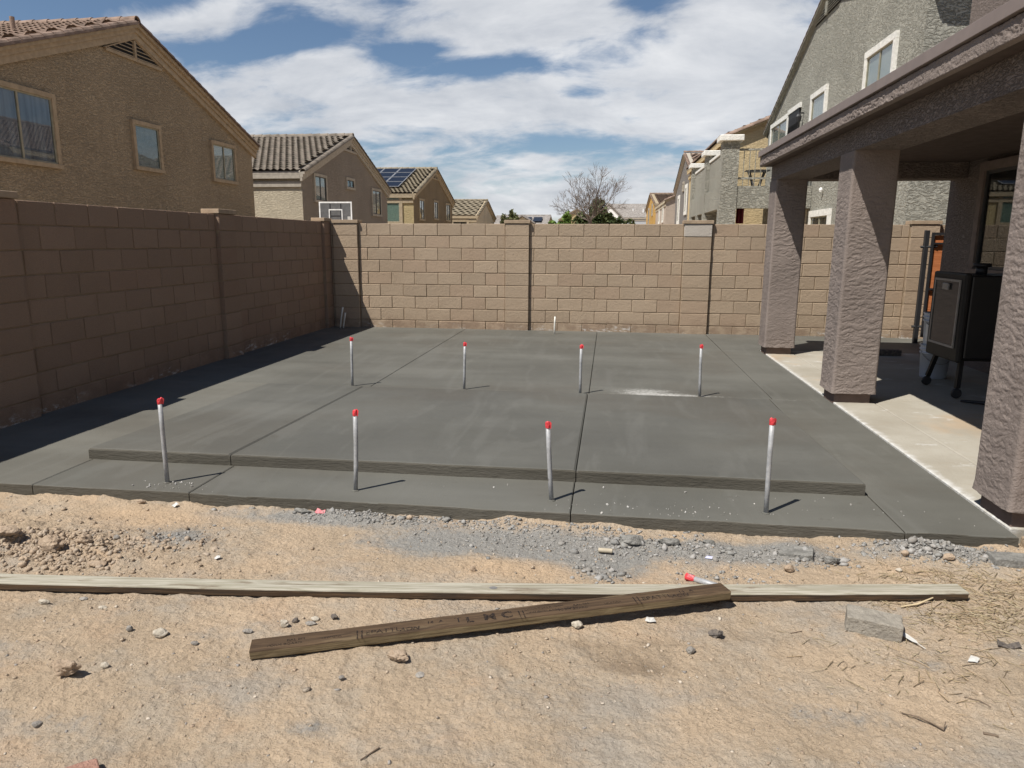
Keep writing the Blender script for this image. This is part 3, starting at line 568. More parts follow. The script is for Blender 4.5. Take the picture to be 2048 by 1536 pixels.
def gable_house(name, label, face, pos, W, ez, az, L, mw, mt, mr, tiles='S', rake=True, zb=-.6, mside=None, apex=0., tw=.27, te=.33, fasc=.26, ridge=True, ezn=None, eo=.16, oh=.20):
    """local frame: gable wall at x=0 looking to +x, y in [-W/2, W/2], body towards -x. tiles: which slopes carry modelled tiles (S = local -y, N = local +y)"""
    rz = {'E': 0, 'W': math.pi, 'S': -math.pi/2}[face]; h = tag(empty(name, (pos[0], pos[1], 0), rz), label, 'house'); y0, y1, ya = -W/2, W/2, apex
    ezn = ez if ezn is None else ezn; poly = [(y0, zb), (y1, zb), (y1, ezn), (ya, az), (y0, ez)]
    wl = MB().prism(poly, 0, -L, 0).build('wall', mw, h)
    if mside is not None:
        MB().box(-L, -.004, y0-.004, y0+.05, zb, ez-.01).build('side_wall', mside, h); MB().box(-L, -.004, y1-.05, y1+.004, zb, ez-.01).build('side_wall', mside, h)
    th = .10; mS = (az-ez)/(ya-y0); mN = (az-ezn)/(y1-ya); ro = .03
    S0 = (y0-eo, ez-mS*eo+ro); N0 = (y1+eo, ezn-mN*eo+ro); A = (ya, az+ro)
    rf = MB().prism([S0, A, N0, (N0[0], N0[1]+th), (A[0], A[1]+th*1.05), (S0[0], S0[1]+th)], 0, -L-oh, oh).build('roof', mt, h)
    for (q, nm) in ((S0, 's'), (N0, 'n')):   # sloping gable trim boards, upper step proud of the lower one
        for dz0, dz1, xo in ((.0, -fasc*.42, .13), (-fasc*.42-.002, -fasc, .09)):
            MB().prism([(q[0], q[1]+dz0-.004), (A[0], A[1]+dz0-.004), (A[0], A[1]+dz1), (q[0], q[1]+dz1)], 0, .002, xo).build('gable_trim', mt, h)
    MB().box(-L, -.01, S0[0]+.004, S0[0]+.05, S0[1]-.16, S0[1]+.002).build('eave_board', mt, h); MB().box(-L, -.01, y0-.07, y0-.006, ez-.50, ez-.30).build('eave_trim', mt, h)
    MB().box(-L, -.01, N0[0]-.05, N0[0]-.004, N0[1]-.16, N0[1]+.002).build('eave_board', mt, h)
    lenS, lenN = slope_len(A[0]-S0[0], A[1]-S0[1]), slope_len(A[0]-N0[0], A[1]-N0[1]); t = th+.012
    if 'S' in tiles: tile_field(rf, (-L-oh+.05, S0[0]-.03, S0[1]+t), (1, 0, 0), (0, A[0]-S0[0], A[1]-S0[1]), L+2*oh-.1, lenS, mr, tw, te)
    else: MB().prism([(S0[0]-.02, S0[1]+th), (A[0], A[1]+th), (A[0], A[1]+th+.06), (S0[0]-.02, S0[1]+th+.06)], 0, -L-oh, oh+.01).build('tile_cover', mr, rf)
    if 'N' in tiles: tile_field(rf, (-L-oh+.05, N0[0]+.03, N0[1]+t), (1, 0, 0), (0, A[0]-N0[0], A[1]-N0[1]), L+2*oh-.1, lenN, mr, tw, te)
    else: MB().prism([(N0[0]+.02, N0[1]+th), (A[0], A[1]+th), (A[0], A[1]+th+.06), (N0[0]+.02, N0[1]+th+.06)], 0, -L-oh, oh+.01).build('tile_cover', mr, rf)
    if rake:
        bar = barrel(.125, .115, .46); bar.materials.append(mr)
        for q in (S0, N0): tile_row(rf, 'rake_tile', bar, (oh-.06, q[0], q[1]+th-.03), (oh-.06, A[0], A[1]+th-.03), te, (0, 0, 1))
    if ridge:
        bar = barrel(.13, .12, .44); bar.materials.append(mr); tile_row(rf, 'ridge_tile', bar, (oh, ya, A[1]+th+.02), (-min(L, 14)+.3, ya, A[1]+th+.02), .40, (0, 0, 1))
    return h
def gable_vent(h, yc, zb_, w, hh, mt, slats=5):
    v = MB().prism([(yc-w/2, zb_), (yc+w/2, zb_), (yc, zb_+hh)], 0, .004, .012).build('gable_vent', M_UNLIT, h)
    for k in range(slats):
        f = (k+.25)/slats; ww = w/2*(1-f)-.03; z = zb_+hh*f
        b = MB()
        if ww > .05:
            for (x, zz) in ((0, 0),): b.prism([(.014, z+.012), (.055, z-.012), (.055, z+.006), (.014, z+.03)], 1, yc-ww, yc+ww)
            b.build('slat', mt, v)
    MB().box(.014, .075, yc-.035, yc+.035, zb_, zb_+hh-.03).build('mullion', mt, v)
    for s in (-1, 1): MB().prism([(yc+s*w/2, zb_), (yc+s*(w/2+.12), zb_-.03), (yc, zb_+hh+.05), (yc, zb_+hh)], 0, .004, .07).build('vent_trim', mt, v)
    MB().box(.004, .06, yc-w/2, yc+w/2, zb_-.07, zb_).build('vent_trim', mt, v)
EX, NX = (0, 1, 0), (1, 0, 0)
# --- left row (gables looking east)
def yl(Y, yc): return Y-yc
h = gable_house('stucco_house', 'large tan stucco house with tile roof behind the shaded wall', 'E', (-12, 17.9), 11.8, 4.47, 6.62, 11, M_TAN, M_TANTRIM, M_TILE, 'S', True)
for (a, b, z0, z1, pn, cu) in ((13.0, 14.85, 3.06, 4.42, 2, M_CURT), (17.62, 18.60, 3.30, 4.33, 1, plain('frosted_shade', (.30, .35, .36), .7)), (21.30, 22.54, 3.30, 4.32, 2, M_BLIND)):
    win(h, (0, (a+b)/2-17.9, (z0+z1)/2), EX, NX, b-a, z1-z0, pn, .10, M_TANTRIM, cu)
gable_vent(h, 0.0, 5.93, 2.2, .44, M_TANTRIM)
for x, y in ((-1.2, -2.4), (-3.4, -2.2)):
    zr = 6.62+.1-abs(y)*.364; MB().tube([(x, y, zr), (x, y, zr+.42)], .05, 10).build('vent_pipe', M_TILE, h)
h = gable_house('stucco_house', 'grey stucco house with cream side wall and taupe tiles', 'E', (-12, 33.35), 11.1, 4.02, 6.02, 11, M_GREYST, M_GREYTRIM, M_TILE2, 'S', True, mside=M_CREAMST)
for (a, b, z0, z1, pn, cu) in ((29.0, 30.16, 3.10, 4.05, 2, M_BLIND), (32.72, 33.6, 3.88, 4.2, 2, None), (36.3, 37.6, 2.80, 3.98, 2, M_BLIND)): win(h, (0, (a+b)/2-33.35, (z0+z1)/2), EX, NX, b-a, z1-z0, pn, .11, M_GREYTRIM, cu, M_FRAMEDK)
gable_vent(h, 0.0, 5.52, 1.7, .36, M_GREYTRIM, 4)
for x, y in ((-1.6, -2.2), (-2.9, -3.6), (-4.8, -1.6), (-6.2, -3.4), (-7.2, -4.2)): zr = 6.02+.12-abs(y)*.36; MB().tube([(x, y, zr), (x, y, zr+.40)], .035, 8).build('vent_pipe', M_GREYTRIM, h)
h = gable_house('stucco_house', 'brown stucco house with dark solar panels on its roof', 'E', (-12, 49.95), 11.2, 4.25, 6.15, 11, M_BROWNST, M_BROWNTRIM, M_TILE3, 'S', True, mside=M_YELST)
for (a, b, z0, z1) in ((45.6, 46.75, 2.85, 4.0), (49.5, 50.6, 3.0, 4.1), (53.2, 54.5, 3.0, 4.1)): win(h, (0, (a+b)/2-49.95, (z0+z1)/2), EX, NX, b-a, z1-z0, 2, .12, M_BROWNTRIM, M_BLIND, M_FRAMEDK)
win(h, (-1.35, -5.6-.004, 3.35), (1, 0, 0), (0, -1, 0), .9, 1.45, 1, .2, M_BROWNTRIM, M_GREENBL)
gable_vent(h, 0, 5.66, 1.5, .32, M_BROWNTRIM, 4)
ms = 1.9/5.6; sl = math.hypot(1, ms)
for i in range(6):
    for j in range(4):
        y = -4.95+j*1.12; x = -1.1-i*1.12; b = MB().box(-1.08, 0, 0, 1.08, .20, .235); b2 = MB().box(-1.05, -.03, .03, 1.05, .236, .240)
        M4 = Matrix.Translation((x, y, 4.25+.11+(y+5.6)*ms)) @ Matrix.Rotation(math.atan(ms), 4, 'X'); 
        for q in (b, b2):
            for v in q.bm.verts: v.co = M4 @ v.co
        sp_o = b.build('solar_panel', M_SOLFR, h); b2.build('cell_sheet', M_SOLAR, sp_o)
h = gable_house('stucco_house', 'small distant beige house with sand tiles beside the brown house', 'E', (-12.4, 73.5), 10.5, 3.75, 5.35, 9, M_CREAMST, M_BROWNTRIM, M_TILE3, 'S', True, tw=.6, te=.6)
win(h, (-1.6, -5.25-.004, 3.0), (1, 0, 0), (0, -1, 0), 1.3, .6, 2, .2, M_BROWNTRIM, None, M_FRAMEDK)
# --- right row (gables looking west)
h = gable_house('stucco_house', 'big sage stucco house with white window trim above the patio roof', 'W', (6.0, 23.15), 14.2, 5.78, 8.45, 12, M_SAGE, M_SAGE, M_TILE, '', True, fasc=.10, ezn=6.75, eo=.40, oh=.06)
sage = h
def yw(Y): return 23.15-Y
for (a, b, z0, z1, pn, cu) in ((17.55, 19.20, 4.85, 5.78, 2, M_BLIND), (22.60, 23.95, 4.75, 5.72, 1, M_BLIND), (27.05, 29.5, 4.85, 5.68, 2, M_BLIND)): win(h, (0, yw((a+b)/2), (z0+z1)/2), EX, NX, b-a, z1-z0, pn, .15, M_SAGEW, cu)
win(h, (0, yw(22.15), 1.75), EX, NX, 1.7, .95, 2, .18, M_SAGEW, None)
# balcony door with iron scrollwork
d = MB().box(.004, .05, yw(26.85), yw(25.45), 3.15, 5.75).build('balcony_door', M_DKGREY, h); MB().box(.004, .075, yw(26.95), yw(25.35), 5.75, 5.90).build('door_trim', M_SAGEW, d)
for k in range(9):
    yy = yw(26.75)+k*.15; pts = [(.06, yy+.05*math.sin(t*2.2), 4.0+t*.22) for t in range(8)]; MB().tube(pts, .014, 5).build('iron_scroll', M_BLACKM, d)
lt = MB().lathe([(.0, -.12), (.07, -.10), (.10, .05), (.06, .12), (.0, .16)], 10, .16, 0).build('wall_lamp', M_BLACKM, h); lt.location = (0, yw(25.0), 5.35)
MB().box(0, .16, -.02, .02, .14, .18).build('bracket', M_BLACKM, lt)
lt = MB().lathe([(0, -.10), (.06, -.08), (.09, .02), (.03, .12), (0, .12)], 10, .12, 0).build('wall_lamp', M_WHITE, h); lt.location = (0, yw(22.1), 2.95); lt.scale = (.6, .6, .6)
v_ = MB().prism([(-1.25, 7.86), (1.25, 7.86), (0, 8.30)], 0, .004, .012).build('gable_vent', M_UNLIT, h)
for k in range(6):
    z = 7.89+k*.07; ww = 1.25*(1-(z-7.86)/.44)-.05
    if ww > .1: MB().prism([(.014, z+.02), (.06, z-.005), (.06, z+.006), (.014, z+.03)], 1, -ww, ww).build('slat', M_SAGE, v_)
MB().box(.014, .09, -.05, .05, 7.86, 8.22).build('mullion', M_SAGE, v_)
# balcony on the sage house (world numbers, own Empty at its foot)
bal = tag(empty('balcony', (0, 0, 0)), 'sage balcony with white capped piers and red cloth hanging below', 'balcony')
XW, YN = 3.35, 23.3
MB().box(XW+.02, 5.99, YN+.02, 32.2, 2.95, 3.12).build('deck', M_SAGE, bal)
for x0, x1, y0, y1 in ((XW, 5.99, YN, YN+.25), (XW, XW+.25, YN+.252, 32.2)): MB().box(x0, x1, y0, y1, 2.50, 3.16).build('parapet', M_SAGE, bal)
for y in (YN-.03, 27.1, 31.4):
    pr = MB().box(XW-.03, XW+.46, y, y+.5, -.6, 4.46).build('pier', M_SAGE, bal); cb = MB().box(XW-.14, XW+.57, y-.11, y+.61, 4.462, 4.64); cb.bevel(.02); cb.build('cap', M_SAGEW, pr)
for y in (29.3,): MB().box(XW-.02, XW+.3, y, y+.35, -.6, 2.5).build('post', M_SAGE, bal)
for y0, y1 in ((YN+.49, 27.08), (27.62, 31.38)):
    n_ = 12
    for k in range(n_): MB().box(XW+.1, XW+.13, y0+(y1-y0)*k/n_+.01, y0+(y1-y0)*(k+1)/n_-.01, 3.24, 4.20).build('screen_board', M_SAGE, bal)
    MB().box(XW+.07, XW+.16, y0, y1, 4.21, 4.29).build('rail', M_SAGEW, bal); MB().box(XW+.07, XW+.16, y0, y1, 3.17, 3.235).build('rail', M_SAGE, bal)
MB().box(XW+.48, 5.98, YN+.08, YN+.14, 4.20, 4.26).build('rail', M_SAGE, bal); MB().box(XW+.48, 5.98, YN+.08, YN+.14, 3.36, 3.42).build('rail', M_SAGE, bal)
for k in range(14): x = XW+.62+k*.17; MB().box(x, x+.018, YN+.09, YN+.12, 3.17, 4.20).build('baluster', M_SAGE, bal)
MB().box(4.9, 5.99, YN+.3, YN+.35, -.6, 2.5).build('back_wall', M_CREAMST, bal)
fan = MB().lathe([(0, 2.80), (.12, 2.80), (.14, 2.66), (.10, 2.60), (.0, 2.58)], 14, 4.4, 24.6).build('fan_motor', M_BLACKM, bal)
for k in range(4):
    a = k*math.pi/2+.3; b = MB().box(.12, .75, -.07, .07, 2.68, 2.695)
    for v in b.bm.verts: v.co = Matrix.Translation((4.4, 24.6, 0)) @ Matrix.Rotation(a, 4, 'Z') @ v.co
    b.build('fan_blade', M_BLACKM, fan)
MB().tube([(4.4, 24.6, 2.79), (4.4, 24.6, 2.96)], .02, 6).build('fan_rod', M_BLACKM, fan)
cb = MB(); pts = [(3.88+.022*k, 23.62+.05*math.sin(k*1.3)) for k in range(12)]
for (a, b), (e, f) in zip(pts, pts[1:]): cb.bm.faces.new([cb.bm.verts.new(q) for q in ((a, b, 2.05), (e, f, 2.05), (e, f, 2.94), (a, b, 2.94))])
cb.build('hanging_cloth', plain('red_cloth', (.10, .012, .015), .9), bal)
tb = tag(empty('bistro_table', (4.60, 24.6, 3.121)), 'dark slatted round table on the sage balcony', 'table')
tb.scale = (.64, .64, .62)
for k in range(7): x = -.55+k*.165; hw = math.sqrt(max(.01, .36-x*x))*.9; MB().box(x, x+.13, -hw, hw, .92, .98).build('slat', M_BLACKM, tb)
for sx in (-1, 1):
    for sy in (-1, 1): MB().tube([(sx*.38, sy*.25, .92), (sx*.22, sy*.12, .45), (sx*.10, sy*.3, 0)], .035, 6).build('leg', M_BLACKM, tb)
MB().box(-.2, .2, -.02, .02, .44, .47).build('stretcher', M_BLACKM, tb)
h = gable_house('stucco_house', 'beige stucco house with rake tiles behind the sage balcony', 'S', (10.4, 32.6), 11.3, 5.72, 8.0, 14, M_BEIGE, M_BEIGE, M_TILE, 'S', True, fasc=.1)
h = gable_house('stucco_house', 'dark grey gabled house beyond the sage balcony', 'W', (6.0, 62.4), 15.8, 6.0, 8.5, 10, stucco('stucco_dkgrey', c('7d7975'), .6, .02), M_GREYTRIM, M_TILE, 'SN', True, tw=.45, te=.5)
for (a, z0, z1, w_) in ((66.5, 3.3, 5.2, 1.0), (60.5, 3.9, 5.7, 1.0)): win(h, (0, 62.4-a, (z0+z1)/2), EX, NX, w_, z1-z0, 1, .3, M_SAGEW, M_BLIND)
win(h, (0, -.6, 6.0), EX, NX, .8, .5, 1, .15, M_GREYTRIM, None)
h = gable_house('stucco_house', 'pinkish beige house with narrow windows beside the dark grey house', 'S', (10.0, 75.0), 9.0, 5.5, 7.4, 16, stucco('stucco_pink', c('b0a294'), .5, .02), M_CREAMST, M_TILE, '', True, fasc=.1)
for xx, w_ in ((-3.5, 1.2), (-9.0, 1.2)): win(h, (xx, -4.5-.004, 4.5), (1, 0, 0), (0, -1, 0), w_, 1.6, 1, .25, M_SAGEW, None)
h = gable_house('stucco_house', 'small ochre yellow gabled house at the far end', 'W', (5.5, 102.8), 22, 6.0, 7.8, 8, stucco('stucco_yel', c('c09a58'), .5, .02), M_BROWNTRIM, M_TILE, 'N', True, tw=.6, te=.6)
win(h, (0, -4, 4.6), EX, NX, 2.4, 2.6, 1, .3, M_GREYTRIM, None); win(h, (0, 4.5, 5.6), EX, NX, 1.6, 1.0, 1, .3, M_GREYTRIM, None)
h = gable_house('stucco_house', 'pale house with flat grey tile roof and white front gable', 'E', (11.0, 140), 12, 5.7, 8.3, 11.5, plain('far_bluegrey', (.40, .42, .44), .9), M_GREYTRIM, M_TILE4, '', False, ridge=False)
MB().prism([(-13.1, -.6), (-8.6, -.6), (-8.6, 5.4), (-11.2, 7.9), (-13.1, 5.9)], 1, -7.2, -3).build('front_gable', M_WHITE, h)
MB().prism([(-13.4, 5.75), (-11.2, 8.0), (-8.3, 5.2), (-8.3, 5.5), (-11.2, 8.35), (-13.4, 6.1)], 1, -7.5, -2).build('front_roof', M_TILE4, h)
MB().box(-10.2, -9.4, -7.28, -7.21, 3.4, 5.0).build('window', M_UNLIT, h)
for x, y, s in ((-5, -4, .7), (-2.2, -4.4, .9), (-6.8, -3.2, .4)): zr = 5.7+(6+y)*.43+.15; MB().tube([(x, y, zr), (x, y, zr+s)], .12, 6).build('vent_pipe', M_WHITE, h)
h = gable_house('stucco_house', 'far low house with solar roof and small front gable', 'E', (-8.6, 106), 11, 3.6, 5.0, 7.5, M_CREAMST, M_GREYTRIM, M_TILE4, '', False)
for i in range(4):
    b = MB().box(-1.2, 0, 0, 2.6, .2, .26)
    for v in b.bm.verts: v.co = Matrix.Translation((-.8-i*1.5, -4.6, 3.75+.9*.2545)) @ Matrix.Rotation(math.atan(.2545), 4, 'X') @ v.co
    b.build('solar_panel', M_SOLAR, h)
MB().prism([(-4.6, 2), (-1.8, 2), (-1.8, 3.9), (-3.2, 4.75), (-4.6, 3.9)], 1, -6.3, -2).build('front_gable', M_CREAMST, h); MB().prism([(-4.9, 3.85), (-3.2, 4.85), (-1.5, 3.85), (-1.5, 4.0), (-3.2, 5.02), (-4.9, 4.0)], 1, -6.6, -1).build('front_roof', M_TILE4, h)
h = gable_house('stucco_house', 'pale yellow gable peeking out behind the bare tree', 'S', (-4.2, 95), 4.4, 4.2, 5.5, 8, M_YELST, M_BROWNTRIM, M_TILE3, '', False, ridge=False)

# ================================================================ OUR HOUSE AND PATIO COVER
home = tag(empty('home', (0, 0, 0)), 'mauve stucco house with covered patio on the right', 'house')
HX = 4.36
MB().box(HX, 13, .2, 10.3, -.3, 6.4).build('wall', M_HOME, home)
def stucco_grid(nu, nv, P, N, seed, amp, su, sv):
    """displaced stucco skin over a (nu x nv) grid; P,N arrays of points and normals, su/sv metres coordinates"""
    w_ = .05*(fbm(su*9, sv*9, 3, seed+3)-.5); h1 = fbm((su+w_)*17, (sv+w_*1.5)*54, 4, seed, .6); h1 = sstep(.46, .53, h1); h2 = fbm(su*70, sv*90, 3, seed+5); m_ = sstep(.35, .6, fbm(su*1.9, sv*1.9, 3, seed+9))
    d = amp*((h1-.5)*(.5+.5*m_) + .45*(h2-.5)); return P + N*d[..., None]
M_HOMESKIN = Mat('stucco_mauve_skin', .93, .15)
_b = M_HOMESKIN.rng(M_HOMESKIN.noise(2.0, 5, .6), .3, .7); _cc = M_HOMESKIN.mix(_b, tuple(x*.86 for x in HOMEC), tuple(x*1.08 for x in HOMEC)); _d = M_HOMESKIN.rng(M_HOMESKIN.noise(40, 4, .6), .58, .72)
M_HOMESKIN.color(M_HOMESKIN.mix(M_HOMESKIN.math('MULTIPLY', _d, .3), _cc, tuple(x*1.5 for x in HOMEC))); M_HOMESKIN.normal(M_HOMESKIN.bump(M_HOMESKIN.noise(75, 4, .65), .007)); M_HOMESKIN = M_HOMESKIN.m
def column(cx, cy, seed, label):
    hw, rr = .195, .022; per = []   # rounded square
    for k in range(4):
        a0 = k*math.pi/2; ccx, ccy = [(hw-rr, hw-rr), (-hw+rr, hw-rr), (-hw+rr, -hw+rr), (hw-rr, -hw+rr)][k]
        for q in range(5): a = a0+q*math.pi/8; per.append((ccx+rr*math.cos(a), ccy+rr*math.sin(a), math.cos(a), math.sin(a)))
        nx_ = [(-1, 0), (0, -1), (1, 0), (0, 1)][k]; L = 2*(hw-rr); e = per[-1]
        for q in range(1, 60): per.append((e[0]+nx_[0]*L*q/60, e[1]+nx_[1]*L*q/60, e[2], e[3]))
    per = np.array(per); n_ = len(per); z = np.linspace(.10, 2.262, 340); s = np.concatenate([[0], np.cumsum(np.hypot(*np.diff(per[:, :2], axis=0).T))])
    PX_, ZZ = np.meshgrid(np.arange(n_), z); P = np.stack([per[PX_, 0], per[PX_, 1], ZZ], -1); N = np.stack([per[PX_, 2], per[PX_, 3], 0*ZZ], -1); P0 = P.copy(); P = stucco_grid(0, 0, P, N, seed, .0036, s[PX_]*1.0, ZZ); cd = np.minimum(np.abs(np.abs(per[:, 0])-hw), 9)+np.minimum(np.abs(np.abs(per[:, 1])-hw), 9); bead = (.12+.88*sstep(.012, .04, cd))[PX_][..., None]; P = P0+(P-P0)*bead
    flare = np.clip((.16-ZZ)/.06, 0, 1); P[..., :2] *= (1+.03*flare)[..., None]; P[0, :, 2] += .006*(fbm(s*14, s*0, 3, seed)-.5)*2
    id_ = np.arange(P.shape[0]*n_).reshape(-1, n_); F = np.stack([id_[:-1], np.roll(id_, -1, 1)[:-1], np.roll(id_, -1, 1)[1:], id_[1:]], -1).reshape(-1, 4)
    o = obj('column', npmesh(P.reshape(-1, 3), F), M_HOMESKIN, home, True); o.location = (cx, cy, 0); o['label'] = label
    MB().box(-hw+.01, hw-.01, -hw+.01, hw-.01, .102, .112).build('underside', M_HOMEPLAIN, o); pl = MB().box(-hw+.035, hw-.035, -hw+.035, hw-.035, -.12, .101); pl.bevel(.004); pl.build('plinth', M_PLINTH, o)
    return o
column(2.29, 10.06, 3, 'farthest textured patio column'); column(2.29, 7.07, 13, 'middle textured patio column'); column(2.30, 4.04, 23, 'nearest textured patio column')
YE0, YE1 = 3.4, 10.23
MB().box(2.10, 2.48, YE0+.05, YE1-.02, 2.262, 2.455).build('beam', M_HOME, home); MB().box(2.482, HX-.01, YE1-.40, YE1-.022, 2.262, 2.455).build('beam', M_HOME, home); MB().box(2.482, HX-.01, YE0+.052, YE0+.40, 2.262, 2.455).build('beam', M_HOME, home)
MB().box(1.965, HX-.003, YE0, YE1-.035, 2.457, 2.60).build('roof_slab', plain('brown_soffit_shade', c('5d524c'), .9, .1, bump=.003), home)  # soffit brown darkened further to deepen the shade under the roof
ny_, nz_ = 1000, 20; yy = np.linspace(YE0, YE1, ny_); zz = np.linspace(2.452, 2.572, nz_); YY, ZZ = np.meshgrid(yy, zz); P = np.stack([np.full_like(YY, 1.945), YY, ZZ], -1); N = np.stack([-np.ones_like(YY), 0*YY, 0*YY], -1)
P = stucco_grid(0, 0, P, N, 41, .006, YY, ZZ); P[0, :, 0] = 1.985; P[-1, :, 0] = 1.985; id_ = np.arange(ny_*nz_).reshape(nz_, ny_); F = np.stack([id_[:-1, :-1], id_[:-1, 1:], id_[1:, 1:], id_[1:, :-1]], -1).reshape(-1, 4)
obj('fascia_stucco', npmesh(P.reshape(-1, 3), F), M_HOMESKIN, home, True)
MB().box(1.95, HX-.003, YE1-.033, YE1, 2.452, 2.565).build('fascia_end', M_HOME, home)
b = MB().box(1.922, 1.96, YE0-.02, YE1+.03, 2.574, 2.648); b.bevel(.003); b.build('drip_edge', M_FASCIA, home); MB().box(1.9605, HX-.003, YE1+.006, YE1+.029, 2.574, 2.648).build('drip_edge', M_FASCIA, home)
MB().box(1.9605, HX-.003, YE0, YE1+.004, 2.602, 2.640).build('roof_deck', plain('roofing', (.2, .18, .165), .95, .1, bump=.003), home)
win(home, (HX, 8.35, 1.74), (0, 1, 0), (-1, 0, 0), 1.9, 1.12, 2, .10, M_HOMEPLAIN, M_UNLIT, M_FRAMEDK)
# gate between house and back wall
gate = tag(empty('side_gate', (4.60, 11.42, 0)), 'black steel side gate with orange boards behind the buckets', 'gate')
b = MB().box(-.03, .03, -.03, .03, .0, 1.66); b.bevel(.004); b.build('post', M_BLACKM, gate)
for z in (.25, 1.42): MB().tube([(-.07, 0, z), (.14, -.04, z+.01)], .018, 8).build('hinge', M_BLACKM, gate)
fr = MB().box(.055, .085, -.06, -.025, .10, 1.63).box(.98, 1.015, -.06, -.025, .10, 1.63).box(.086, .979, -.058, -.027, 1.59, 1.628).box(.086, .979, -.058, -.027, .10, .14).box(.086, .979, -.066, -.03, 1.46, 1.485).box(.086, .979, -.066, -.03, .80, .825).build('frame', M_BLACKM, gate)
for k in range(6): MB().box(.088+k*.148, .088+k*.148+.144, -.027, -.008, .145, 1.588).build('board', M_ORANGE, gate)

# ================================================================ OBJECTS ON THE PATIO
for i, (lb, z) in enumerate((('lower grey plastic bucket under the labelled bucket by the gate', .009), ('upper grey plastic bucket with paper label by the gate', .362))):
    bk = tag(empty('bucket', (3.62, 8.42, z)), lb, 'bucket', 'stacked grey buckets')
    MB().lathe([(0, 0), (.128, 0), (.132, .01), (.146, .27), (.156, .272), (.156, .285), (.147, .287), (.148, .31), (.158, .312), (.158, .325), (.150, .327), (.151, .352), (.160, .354), (.160, .366), (.148, .367), (.142, .30), (.125, .02), (0, .015)], 28).build('body', M_BUCKET, bk, True)
    MB().tube([(-.155*math.cos(t), -.155*math.sin(t), .30-.13*math.sin(t)) for t in [math.pi*k/14 for k in range(15)]], .0035, 6).build('handle', M_SILV, bk)
    if i:
        b = MB(); n_ = 8
        for k in range(n_): a0, a1 = math.pi+.25+k*.11, math.pi+.25+(k+1)*.11; b.bm.faces.new([b.bm.verts.new(((.137+.055*zq)*math.cos(a)+.0, (.137+.055*zq)*math.sin(a), zq)) for a, zq in ((a0, .06), (a1, .06), (a1, .24), (a0, .24))])
        b.build('paper_label', M_LABEL, bk)
cab = tag(empty('patio_cabinet', (3.32, 7.6, .008)), 'tall dark cabinet with framed window door on splayed caster legs', 'cabinet')
b = MB().box(.05, .98, -.34, .34, .38, 1.17); b.bevel(.015, 2); b.build('body', M_BLACK, cab)
b = MB().box(-.01, .048, -.345, .345, .345, 1.19); b.bevel(.02, 2); dr = b.build('door', M_DKGREY, cab)
b = MB()
for a in ((-.27, .27, 1.105, 1.125), (-.27, .27, .475, .495)): b.box(-.024, -.0115, a[0], a[1], a[2], a[3])
for a in (-.27, .25): b.box(-.0235, -.0115, a, a+.02, .4951, 1.1049)
b.build('window_frame', M_SILV, dr); MB().box(-.016, -.0125, -.25, .25, .495, 1.105).build('glass', plain('smoked_glass', (.02, .02, .02), .06, .6, var=0), dr)
b = MB().box(-.04, -.017, -.06, .06, 1.02, 1.085); b.bevel(.008, 2); b.build('handle', M_SILV, dr)
for sy in (-1, 1):
    for x, sx in ((.08, -1), (.90, 1)):
        lg = MB().tube([(x, sy*.25, .385), (x+sx*.04, sy*.33, .10)], .028, 4).build('leg', M_DKGREY, cab); w_ = MB().lathe([(.0, -.016), (.043, -.016), (.048, -.008), (.048, .008), (.043, .016), (0, .016)], 16).mesh('caster'); w_.transform(Matrix.Translation((x+sx*.045, sy*.335, .049)) @ Matrix.Rotation(math.pi/2, 4, 'X')); obj('caster', w_, M_BLACKM, lg)
MB().tube([(.30, .05, 1.168), (.30, .05, 1.24)], .05, 14).tube([(.30, .05, 1.2405), (.30, .05, 1.275)], .08, 14).build('chimney', M_BLACKM, cab, True)
MB().box(.12, .86, -.2, .2, .345, .379).build('drip_tray', M_DKGREY, cab)
tag(MB().tube([(3.30, 7.05, .03), (3.5, 6.98, .028), (3.75, 7.0, .03), (4.1, 7.15, .03)], [.012, .018, .02, .02], 8).build('drain_hose', M_BLACKM), 'black hose end lying on the patio floor below the cabinet', 'hose')
b = MB().box(-.16, .16, -.06, .06, 0, .075); b.bevel(.005); o = tag(b.build('paver_brick', M_RDARK), 'dark brick lying in the shade behind the middle column', 'brick'); o.location = (3.72, 10.05, .008); o.rotation_euler = (0, 0, .05)

